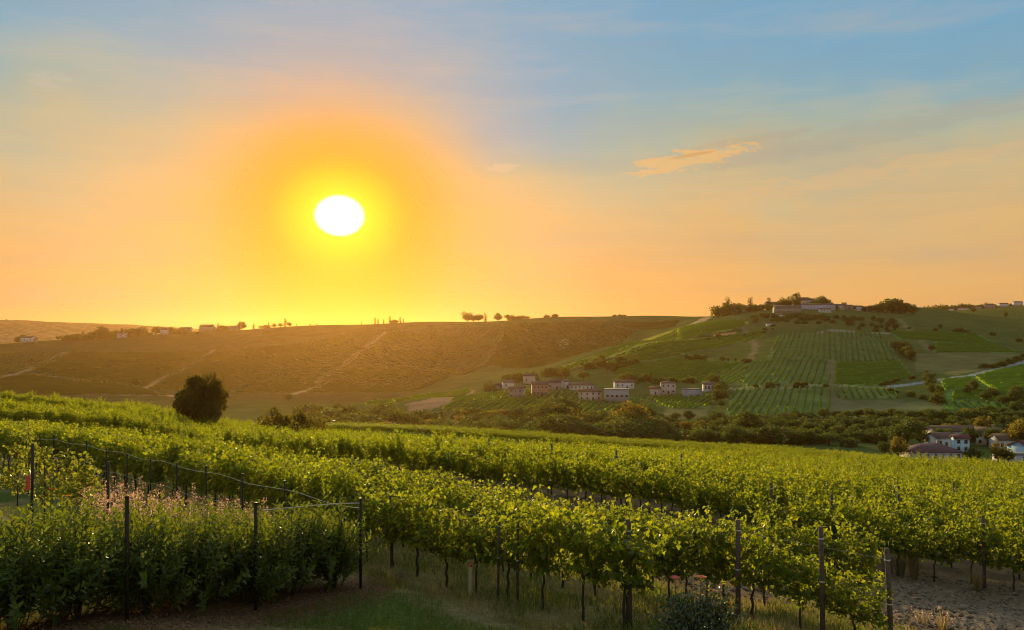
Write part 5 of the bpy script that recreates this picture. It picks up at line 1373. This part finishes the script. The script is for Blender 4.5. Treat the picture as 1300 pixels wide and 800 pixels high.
blades('dry_grass', x, y, hh, rs.uniform(.006, .013, len(x)) * (1 + .02 * y), mat_straw, 'yellow dry grass under and between the vine rows', 'grass', .5)
x, y, s = scatter(70000, -40, 1340, 11.5, 40, lambda x, y, s: (s > 10.6) & (s < 17.3) & (vnoise(x, y, .9, 8) > .42))
blades('weeds', x, y, rs.uniform(.08, .30, len(x)) * (.4 + vnoise(x, y, .7, 6)), rs.uniform(.010, .022, len(x)), mat_grass, 'green weeds growing under the vine rows', 'weeds', .6)
x, y, s = scatter(46000, -40, 1340, 9.5, 22, lambda x, y, s: (s < 12.6) & (vnoise(x, y, 1.3, 1) > .38))
blades('straw', x, y, rs.uniform(.05, .16, len(x)), rs.uniform(.004, .009, len(x)), mat_straw, 'loose dry straw lying on the lawn', 'straw', flat=True)
x, y, s = scatter(9000, -40, 480, 9.5, 16, lambda x, y, s: (hed(x, y) > -1.0) & (hed(x, y) < .3))
blades('leaf_litter', x, y, rs.uniform(.03, .09, len(x)), rs.uniform(.02, .04, len(x)), solid_mat('dry_leaf', (.13, .065, .035), (.24, .13, .075), 40, .9), 'reddish brown dry leaves along the foot of the hedge', 'litter', flat=True)
# clods of the bare soil at the right
x, y, s = scatter(16000, 560, 1400, 16, 36, lambda x, y, s: (s > 17.6) & (s < 27.5))
n = len(x); z = H(x, y); sz = rs.gamma(1.6, .013, n) * (1 + .012 * y)
o6 = np.array([[1, 0, 0], [-1, 0, 0], [0, 1, 0], [0, -1, 0], [0, 0, .8], [0, 0, -.6]])
v = (o6[None] * rs.uniform(.6, 1.3, (n, 6, 1)) + rs.normal(0, .15, (n, 6, 3))) * sz[:, None, None] + np.stack([x, y, z + sz * .2], 1)[:, None]
f8 = np.array([[0, 2, 4], [2, 1, 4], [1, 3, 4], [3, 0, 4], [2, 0, 5], [1, 2, 5], [3, 1, 5], [0, 3, 5]])
cl = mesh_obj('soil_clods', v.reshape(-1, 3), (f8[None] + (np.arange(n) * 6)[:, None, None]).reshape(-1, 3), solid_mat('clod', (.11, .07, .045), (.24, .18, .13), 1.2, .95))
props(cl, 'grey-brown clods of bare tilled soil between the two vineyards', 'soil', kind='stuff')

def tuft(c, Y, h, w, n, label, mat, name='dry_grass_tuft', seeds=0):
    root = empty(name, G(c, Y)); r = rs; m = MB(); vv = []; ff = []
    for i in range(n):
        a = r.uniform(0, 6.28); L = h * r.uniform(.5, 1.05); o_ = w * r.uniform(0, .35); e = w * r.uniform(.1, 1)
        b = np.array([math.cos(a) * o_, math.sin(a) * o_, -.02]); tp = b + np.array([math.cos(a) * e, math.sin(a) * e, L]); md = (b + tp) / 2 + np.array([0, 0, L * .14]); q = np.array([-math.sin(a), math.cos(a), 0]) * .008
        k = len(vv); vv += [b - q, b + q, md + q, md - q, tp]; ff.append([k, k + 1, k + 2, k + 3]); 
    F3 = np.array([[f[3], f[2], f[3] + 1] for f in ff]); mesh_obj('blades', np.array(vv), [np.array(ff), F3], mat, root)
    if seeds:
        P = []; T = []
        for k in range(seeds): b = vv[5 * int(r.integers(0, n)) + 4]; P.append(b + r.normal(0, .015, 3)); T.append(r.normal(0, 1, 3))
        P = np.array(P); leaves_obj('seed_head', P, np.array(T), r.normal(0, 1, P.shape), r.uniform(.02, .04, len(P)), 'oval', mat_seed, root)
    return props(root, label, 'dry grass' if not seeds else 'weed')
tuft(1160, 24.2, .95, .25, 260, 'tall golden tuft of dry grass at the corner of the large field', mat_straw)
tuft(1143, 24.6, .85, .3, 200, 'paler dry grass tuft left of the golden one', mat_straw)
tuft(1128, 25, .6, .3, 140, 'low dry grass tuft against the grey end post', mat_straw)
tuft(1240, 22.6, .6, .25, 120, 'dry grass tuft at the foot of the reddish post', mat_straw)
tuft(1196, 17.2, .42, .25, 40, 'small pale dried weed on the bare soil at the lower right', mat_straw, 'dried_weed', 120)
tuft(1170, 17.4, .34, .2, 26, 'smaller dried weed left of the pale one on the bare soil', mat_straw, 'dried_weed', 60)
